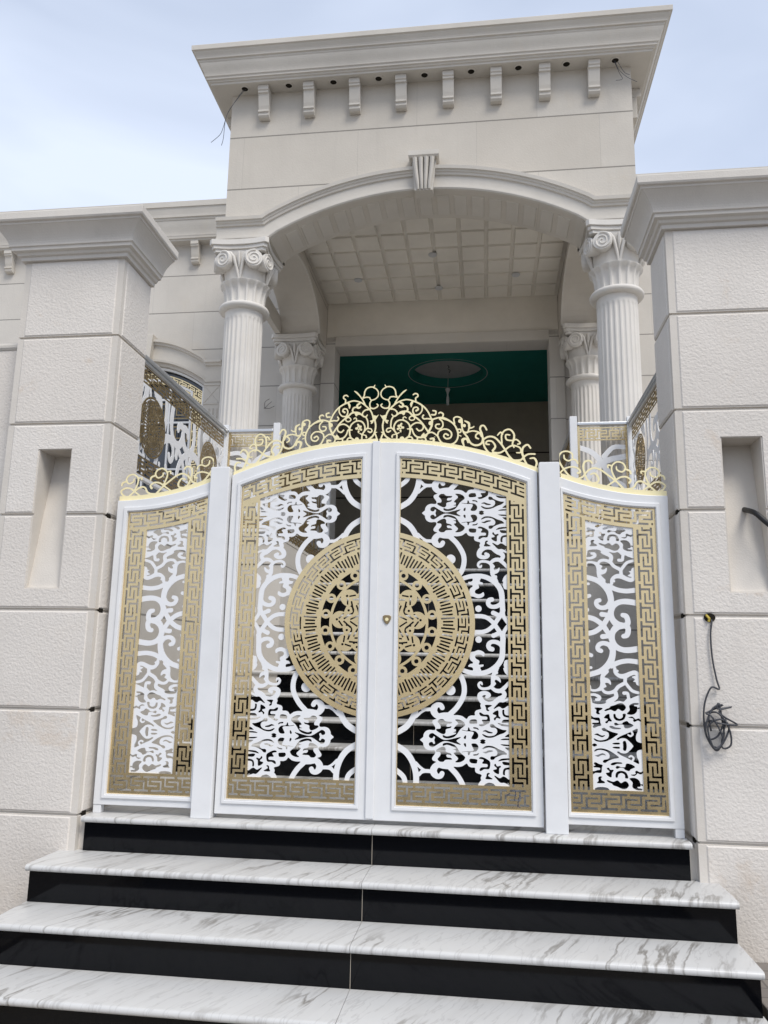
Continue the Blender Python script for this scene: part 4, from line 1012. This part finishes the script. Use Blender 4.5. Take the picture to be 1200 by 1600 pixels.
for (x, y) in ((1.79, 2.944), (-1.79, 5.20), (1.79, 5.20)):
    c = copy_tree(c0, house); c.location = (x+1.796, y-2.944, 0)
# ---- facade with doorway and window
cx_w, hw = -3.95, .80
wtop = lambda x: 4.70-.47*(x-cx_w)**2
def facade(x0, x1, mat):
    P = [(x0, 1.75)]
    def win(cx):
        q = [(cx-hw, 1.75)]; 
        for k in range(17):
            x = cx-hw+2*hw*k/16; q.append((x, 4.70-.47*(x-cx)**2))
        q.append((cx+hw, 1.75)); return q
    if x0 < -5: P += win(-3.95)+[(-1.375, 1.75), (-1.375, 4.86), (1.375, 4.86), (1.375, 1.75)]+win(3.95)
    P += [(x1, 1.75), (x1, 6.50), (x0, 6.50)]
    return MB().prism(P, 'Y', 5.50, 5.80)
facade(-9, 9, None).obj('facade_wall', M['facade'], house)
for s in (-1, 1):
    # pilaster strip beside the doorway
    a, b = sorted((s*1.377, s*1.56)); MB().box(a, b, 5.463, 5.4985, 1.83, 4.93).obj('door_pilaster', M['facade'], house, bevel=.003)
MB().box(-1.377, 1.377, 5.47, 5.4985, 4.862, 5.0).obj('door_lintel', M['trim'], house, bevel=.003)
prof = [(0, 6.44), (.13, 6.44), (.132, 6.46), (.15, 6.465), (.155, 6.49)]+cyma(.16, 6.50, .21, 6.70)+[(.22, 6.705), (.222, 6.73), (.24, 6.735)]+cyma(.24, 6.74, .265, 6.86, 4)+[(.28, 6.865), (.285, 6.94), (.27, 6.95)]
for a, b in ((-9, -1.975), (1.975, 9)):
    m2 = MB(); V = []; F = []; m = len(prof)
    for x in (a, b):
        for o, z in prof: V.append((x, 5.499-o, z))
    for i in range(m-1): F.append((i, m+i, m+i+1, i+1))
    m2.add(V, F); m2.box(a, b, 5.4995, 8.6, 6.501, 6.94); m2.obj('facade_cornice', M['trim'], house)
for s in (-1, 1):
    for k in range(8): corbel(s*(2.45+.915*k), 5.4975, 6.438, M['trim'], house, h=.30, w=.11, d=.13)
    for k in range(8):
        x = s*(2.45+.915*(k+.5)); MB().lathe([(0, 6.432), (.04, 6.432), (.05, 6.438), (0, 6.4385)], (x, 5.42), 20).obj('light_socket', M['trim'], house, auto=40)
for s in (-1, 1):
    cw = s*3.95
    # window hood
    hp = lambda x, o: 4.74-.43*(x-cw)**2+o
    P = [(cw-1.05, 4.45), (cw-.82, 4.45)]+[(cw-.82+1.64*k/20, hp(cw-.82+1.64*k/20, 0)) for k in range(21)]+[(cw+.82, 4.45), (cw+1.05, 4.45)]
    path = [(cw-1.05, 4.42), (cw-.83, 4.42)]+[(cw-.80+1.60*k/24, hp(cw-.80+1.60*k/24, 0)) for k in range(25)]+[(cw+.83, 4.42), (cw+1.05, 4.42)]
    y = 5.499
    MB().sweep(path, [(0, y), (0, y-.05), (.03, y-.055), (.035, y-.04), (.22, y-.045), (.225, y-.07), (.25, y-.075), (.26, y-.10), (.295, y-.10), (.30, y)], True).obj('window_hood', M['trim'], house)
    MB().prism([(cw-.07, 4.70), (cw+.07, 4.70), (cw+.10, 5.09), (cw-.10, 5.09)], 'Y', 5.36, 5.497).obj('window_keystone', M['trim'], house, bevel=.008)
    for q in (-1, 1):
        a, b = sorted((cw+q*.815, cw+q*1.04)); p = MB().box(a, b, 5.462, 5.4983, 1.83, 4.418).obj('window_pilaster', M['trim'], house, bevel=.003)
        mb = MB(); z0, z1 = 4.13, 4.37
        for A, B in (((a+.01, z0), (b-.01, z1)), ((a+.01, z1), (b-.01, z0))): mb.tube([(A[0], 5.461, A[1]), (B[0], 5.461, B[1])], .005, 6)
        for z in (z0-.01, z1+.01): mb.box(a, b, 5.452, 5.4615, z-.008, z+.008)
        for i in range(4):
            xx = a+.03+(b-a-.06)*i/3; mb.tube([(xx, 5.461, 2.0), (xx, 5.461, 4.05)], .012, 8)
        mb.obj('pilaster_ornament', M['trim'], p)
    wf = MB()
    def wring(e0, e1, ya, yb):
        return arc_frame(cw-hw+e0, cw+hw-e0, 1.86+e0, lambda x: 4.70-e0*1.1-.47*(x-cw)**2, cw-hw+e1, cw+hw-e1, 1.9+e1, lambda x: 4.70-e1*1.1-.47*(x-cw)**2, ya, yb)
    wo = wring(.005, .035, 5.55, 5.59).obj('window', M['white'], house)
    w2 = wring(.165, .195, 5.548, 5.575); 
    for k in (-1, 0, 1): w2.box(cw+k*.32-.012, cw+k*.32+.012, 5.55, 5.572, 2.0, 4.46)
    for k in (3, 5, 6): w2.box(cw-.62, cw+.62, 5.551, 5.571, 2.3+k*.32-.012, 2.3+k*.32+.012)
    w2.obj('glazing_bars', M['white'], wo)
    if s < 0: panel(field_window_key(cw, hw), 'gold_key_border', M['gold'], wo, 'Y', 5.556, .006)
    mb = MB()
    for i in range(4):
        for j in (4, 5):
            x, z = cw-.48+.32*i, 2.46+.32*j
            for e in (.11, .065): mb.add(*(lambda q: (q.V, q.F))(arc_frame(x-e, x+e, z-e, lambda _, zz=z+e: zz, x-e+.016, x+e-.016, z-e+.016, lambda _, zz=z+e-.016: zz, 5.556, 5.561, 2)))
    mb.obj('square_ornaments', M['dim_gold'], wo)
    MB().box(cw-hw-.05, cw+hw+.05, 5.62, 5.63, 1.8, 4.80).obj('pane', M['glass'], wo)
MB().box(-1.495, 1.495, 5.488, 5.4985, 5.001, 5.469).obj('porch_back_panel', M['ceil'], house)
# ---- room behind the doorway
rm = MB()
rm.box(-3.2, 3.2, 8.90, 9.0, 1.79, 5.5); rm.box(-3.3, -3.2, 5.81, 9.0, 1.79, 5.5); rm.box(3.2, 3.3, 5.81, 9.0, 1.79, 5.5)
rm.obj('room_wall', M['room'], house)
mb = MB(); 
for z, d in ((4.62, .012), (4.60, 0)): pass
mb.box(-3.19, 3.19, 8.885, 8.899, 4.30, 4.315); mb.box(-3.19, 3.19, 8.885, 8.899, 3.55, 3.565); mb.obj('wall_grooves', M['dark'], house)
# ceiling with a round recess
N_ = 48; V = []; F = []
ocx, ocy, orr = 0.0, 7.47, .54
sq = [(-3.2, 5.801), (3.2, 5.801), (3.2, 8.9), (-3.2, 8.9)]
inner_ring = [(ocx+orr*cos(2*pi*k/N_), ocy+orr*sin(2*pi*k/N_)) for k in range(N_)]
def edge(a):
    dx, dy = cos(a), sin(a); ts = []
    if dx > 1e-9: ts.append((3.2-ocx)/dx)
    if dx < -1e-9: ts.append((-3.2-ocx)/dx)
    if dy > 1e-9: ts.append((8.9-ocy)/dy)
    if dy < -1e-9: ts.append((5.801-ocy)/dy)
    t = min(ts); return (ocx+dx*t, ocy+dy*t)
angs = sorted(set([2*pi*k/N_ for k in range(N_)]+[math.atan2(y-ocy, x-ocx) % (2*pi) for x, y in sq])); n = len(angs)
for a in angs: V.append((ocx+orr*cos(a), ocy+orr*sin(a), 5.2))
for a in angs: e_ = edge(a); V.append((e_[0], e_[1], 5.2))
for k in range(n): j = (k+1) % n; F.append((k, j, n+j, n+k))
MB().add(V, F).obj('green_ceiling', M['green'], house, recalc=False)
MB().lathe([(.54, 5.2), (.54, 5.33)], (ocx, ocy), 48, cap=False).obj('recess_rim', M['green'], house, auto=40)
MB().lathe([(0, 5.335), (.62, 5.335), (.62, 5.40), (0, 5.40)], (ocx, ocy), 48).obj('recess_top', M['greyp'], house)
MB().lathe([(.60, 5.199), (.612, 5.196), (.612, 5.1995), (.60, 5.1995)], (ocx, ocy), 64, cap=False).obj('ceiling_ring', M['greyp'], house)
MB().box(-3.3, 3.3, 5.80, 9.0, 5.42, 5.6).obj('room_roof', M['greyp'], house)
MB().box(-3.3, 3.3, 5.602, 9.0, 1.60, 1.785).obj('room_floor', M['marble'], house)
crk = [(0, 5.3345), (.02, 0), (-.01, 0), (.015, 0), (0, 0)]
MB().tube([(.0, ocy-.02, 5.334), (.02, ocy+.06, 5.334), (-.01, ocy+.12, 5.334), (.03, ocy+.2, 5.334), (.01, ocy+.3, 5.334)], .006, 5).obj('ceiling_crack', M['dark'], house)
pl = empty('pendant_wire', (0, 7.47, 5.33), 'thin hanging wire with a pale lamp holder inside the green room', 'lamp')
MB().tube([(0, 7.47, 5.33), (.005, 7.47, 5.1), (0, 7.47, 4.95)], .004, 6).obj('wire', M['greyp'], pl)
MB().lathe([(.004, 4.97), (.035, 4.96), (.04, 4.945), (.02, 4.90), (.012, 4.86), (.022, 4.82), (.026, 4.76), (.02, 4.70), (.0, 4.69)], (0, 7.47), 20).obj('lamp_holder', plain('pale_plastic', (.6, .62, .62), .5), pl, auto=50)
# ================================================================ TERRACES
for s, lb in ((-1, 'raised stone terrace left of the inner steps with coping'), (1, 'raised stone terrace right of the inner steps with coping')):
    t = empty('terrace', (s*3.5, 3, 0), lb, 'terrace')
    a, b = sorted((s*1.815, s*9)); 
    MB().box(a, b, .262, 5.495, -.69, 1.86).obj('retaining_wall', M['facade'], t)
    a2, b2 = sorted((s*1.23, s*1.8135)); MB().box(a2, b2, 2.650, 5.494, -.02, 1.64).obj('cheek_wall', M['facade'], t)
    MB().box(a2-(.0 if s > 0 else .0), b2, 2.64, 5.493, 1.6405, 1.662).box(a2+.004, b2-.004, 2.652, 5.492, 1.6625, 1.85).box(a2-.012, b2, 2.628, 5.491, 1.8505, 1.878).obj('cheek_coping', M['trim'], t, bevel=.004)
    a3, b3 = sorted((s*1.795, s*1.98)); MB().box(a3, b3, .264, 2.62, 1.862, 1.90).box(a3+.01, b3-.01, .266, 2.62, 1.8995, 1.96).obj('wall_coping', M['trim'], t, bevel=.004)
# ================================================================ RAILINGS
med = [(1.055, 2.42, .222), (2.225, 2.44, .205)]
FR = dict(sc=field_rail_scroll(.30, 2.60, 2.18, 2.70, med), top=field_rail_band(.30, 2.60, 2.70, 2.83), bot=field_rail_band(.30, 2.60, 2.04, 2.18))
DISC = [field_disc(m_[2]) for m_ in med]
def railing(s, label):
    t = empty('terrace_railing', (s*1.81, 1.45, 1.96), label, 'railing', 'railings around the raised terraces')
    x = s*1.81; th = .005
    panel(FR['sc'], 'scroll_panel', M['whitefl'], t, 'X', x, .004)
    panel(FR['top'], 'top_key_band', M['dim_gold'], t, 'X', x-.001, .003); panel(FR['bot'], 'bottom_key_band', M['dim_gold'], t, 'X', x-.001, .003)
    for D_, (cy, cz, r_) in zip(DISC, med): panel(D_, 'medallion', M['dim_gold'], t, 'X', x-s*.012-.003, .003, None, lambda a, b, cy=cy, cz=cz: (a+cy, b+cz))
    tr = MB(); tr.box(x-.03, x+.03, .285, 2.66, 2.856, 2.885); tr.box(x-.02, x+.02, .285, 2.66, 2.83, 2.8555); tr.obj('top_rail', M['steel'], t, bevel=.006)
    MB().box(x-.015, x+.015, .285, 2.62, 2.012, 2.04).obj('bottom_rail', M['white'], t, bevel=.004)
    MB().box(x-.03, x+.03, 2.63, 2.69, 1.88, 2.93).obj('post', M['white'], t, bevel=.004)
    for y in (.34, 1.64, 2.56): MB().box(x-.012, x+.012, y-.012, y+.012, 1.96, 2.012).obj('foot', M['white'], t)
    return t
railing(-1, 'long white and gold railing along the left terrace, two medallions')
railing(1, 'long white and gold railing along the right terrace, two medallions')
def front_rail(s, label):
    t = empty('corner_railing', (s*1.57, 2.66, 1.878), label, 'railing', 'railings around the raised terraces')
    F = field_rail_band(1.365, 1.775, 2.72, 2.845, .10); mi = 0 if s < 0 else None
    panel(F, 'key_band', M['gold'], t, 'Y', 2.652, .006, mi)
    F = field_rail_band(1.365, 1.775, 1.96, 2.08, .10); panel(F, 'key_band', M['gold'], t, 'Y', 2.652, .006, mi)
    G = Field(1.365, 1.775, 2.08, 2.72, .003)
    for row in ([1.38, 2.12, .022, 1.42, 2.35, .024, 1.55, 2.52, .026, 1.77, 2.58, .024], [1.38, 2.66, .022, 1.50, 2.60, .024, 1.62, 2.42, .026, 1.68, 2.22, .024, 1.60, 2.12, .02],
                [1.76, 2.66, .02, 1.66, 2.66, .02, 1.58, 2.58, .022], [1.46, 2.10, .02, 1.50, 2.22, .024, 1.58, 2.30, .02, 1.62, 2.24, .018], [1.76, 2.12, .02, 1.74, 2.30, .024, 1.66, 2.36, .02]): G.stroke(row, mm=False)
    panel(G, 'scroll_panel', M['whitefl'], t, 'Y', 2.656, .005, mi)
    def bx(a, b, *r): a, b = sorted((s*a, s*b)); return MB().box(a, b, *r)
    bx(1.360, 1.378, 2.648, 2.664, 1.96, 2.86).obj('gold_edge', M['gold'], t); bx(1.762, 1.778, 2.648, 2.664, 1.96, 2.86).obj('gold_edge', M['gold'], t)
    bx(1.358, 1.779, 2.63, 2.69, 2.856, 2.885).obj('top_rail', M['steel'], t, bevel=.006)
    bx(1.295, 1.357, 2.63, 2.69, 1.879, 2.94).obj('post', M['white'], t, bevel=.004)
    bx(1.358, 1.779, 2.645, 2.675, 1.93, 1.96).obj('bottom_rail', M['white'], t, bevel=.003)
front_rail(-1, 'short gold bordered railing facing the gate, left of the inner steps')
front_rail(1, 'short gold bordered railing facing the gate, right of the inner steps')
F1 = field_rail_band(2.72, 5.05, 2.72, 2.84); F2 = field_rail_band(2.72, 5.05, 1.92, 2.04)
F3 = field_rail_scroll(2.72, 5.05, 2.04, 2.72, [])
F3.f = np.roll(F3.f, 300, axis=1)
for s, lb in ((-1, 'railing that runs back beside the inner steps on the left'), (1, 'railing that runs back beside the inner steps on the right')):
    t = empty('stair_railing', (s*1.33, 3.9, 1.878), lb, 'railing', 'railings around the raised terraces'); x = s*1.33
    panel(F1, 'top_key_band', M['dim_gold'], t, 'X', x, .006); panel(F2, 'bottom_key_band', M['dim_gold'], t, 'X', x, .006); panel(F3, 'scroll_panel', M['dim_gold'], t, 'X', x+.001, .004)
    MB().box(x-.025, x+.025, 2.70, 5.06, 2.84, 2.868).obj('top_rail', M['steel'], t, bevel=.005)
    MB().box(x-.025, x+.025, 5.06, 5.12, 1.879, 2.93).obj('post', M['white'], t, bevel=.004)
# ================================================================ SMALL THINGS
def spl(P, n=5):
    return [tuple(q) for q in catmull(P, n)]
cab = empty('hanging_cable', (1.637, -.1, 1.037), 'thin dark cable coiled in a loose knot on the right pillar', 'cable')
CP = [(1.637, -.06, 1.040), (1.645, -.098, 1.025), (1.634, -.105, .956), (1.636, -.105, .844), (1.649, -.108, .745), (1.657, -.112, .701), (1.62, -.118, .709), (1.589, -.115, .644), (1.579, -.112, .568), (1.585, -.12, .482), (1.629, -.115, .419), (1.665, -.11, .484), (1.659, -.122, .559), (1.648, -.128, .635), (1.638, -.13, .611), (1.706, -.12, .62), (1.646, -.135, .604), (1.665, -.13, .576), (1.727, -.12, .539), (1.653, -.138, .543), (1.595, -.128, .555), (1.579, -.12, .514), (1.604, -.128, .445), (1.647, -.126, .443), (1.689, -.12, .528), (1.643, -.14, .564), (1.59, -.132, .525), (1.614, -.134, .429), (1.656, -.13, .473), (1.612, -.142, .569), (1.586, -.13, .588), (1.605, -.125, .599)]
for k in (1, 4):
    a_, b_ = .030+.010*(k % 3), .062+.013*((k*2) % 3); t0 = .5+k*.9
    for j in range(6):
        q = t0+j*2*pi/6; ca, sa = cos(.25*(k-2.5)), sin(.25*(k-2.5)); u_, v_ = a_*cos(q), b_*sin(q)
        CP.append((1.634+.006*(k-2)+u_*ca-v_*sa, -.118-.006*((k+j) % 4), .515+.012*((k*3) % 4)+u_*sa+v_*ca))
MB().tube(spl(CP), .0043, 7).obj('cable', M['cable'], cab, smooth=True)
jb = MB().lathe([(.0, 0), (.027, 0), (.027, .004), (0, .004)], n=20); jb.V = [(1.637+x, -.0935-z, 1.040+y*.8) for x, y, z in jb.V]; jb.obj('hole_shade', M['dark'], cab)  # dark disc for the shade within the opening behind the cable
MB().tube([(1.622, -.095, 1.052), (1.632, -.108, 1.035), (1.63, -.104, 1.02)], .006, 6).obj('yellow_core', plain('yellow_plastic', (.5, .38, .06), .5), cab)
cp = empty('conduit', (1.87, -.02, 1.57), 'thick black conduit poking out of the right pillar slot', 'pipe')
MB().tube(spl([(1.868, .04, 1.60), (1.872, -.05, 1.575), (1.885, -.10, 1.552), (1.91, -.125, 1.515), (1.945, -.15, 1.468), (1.99, -.17, 1.40)]), .0135, 10).obj('pipe', M['black'], cp, smooth=True)
for nm, lb, W in (('dangling_wire', 'bare dark wires hanging from the left corner of the main cornice', ([(-1.80, 2.635, 6.45), (-1.86, 2.60, 6.33), (-1.95, 2.58, 6.16), (-1.99, 2.57, 5.98), (-2.02, 2.57, 5.90), (-2.11, 2.58, 5.83)], [(-1.82, 2.635, 6.45), (-1.90, 2.59, 6.26), (-1.97, 2.58, 6.1), (-1.985, 2.58, 5.87), (-2.0, 2.58, 5.79)])),
                  ('dangling_wire', 'short loose wires hanging from the right corner of the main cornice', ([(1.81, 2.635, 6.45), (1.83, 2.60, 6.33), (1.90, 2.58, 6.22), (1.99, 2.57, 6.15)], [(1.80, 2.635, 6.45), (1.84, 2.60, 6.28), (1.86, 2.58, 6.20), (1.80, 2.58, 6.19)], [(1.83, 2.60, 6.40), (1.88, 2.58, 6.27), (1.93, 2.58, 6.24)]))):
    mb = MB()
    for p in W: mb.tube(spl(p), .0027, 5)
    o = mb.obj(nm, M['cable']); tag(o, lb, 'wire')
mb = MB()
for p in ([(-2.3, 5.50, 4.05), (-2.28, 5.40, 4.02), (-2.2, 5.36, 4.0), (-2.13, 5.36, 4.03)], [(-2.3, 5.50, 4.05), (-2.22, 5.38, 4.06), (-2.17, 5.36, 4.09)], [(-2.3, 5.50, 4.05), (-2.27, 5.4, 4.1), (-2.2, 5.36, 4.13)]): mb.tube(spl(p), .0028, 5)
tag(mb.obj('dangling_wire', M['black']), 'bundle of short wires sticking out of the wall beside the left columns', 'wire')
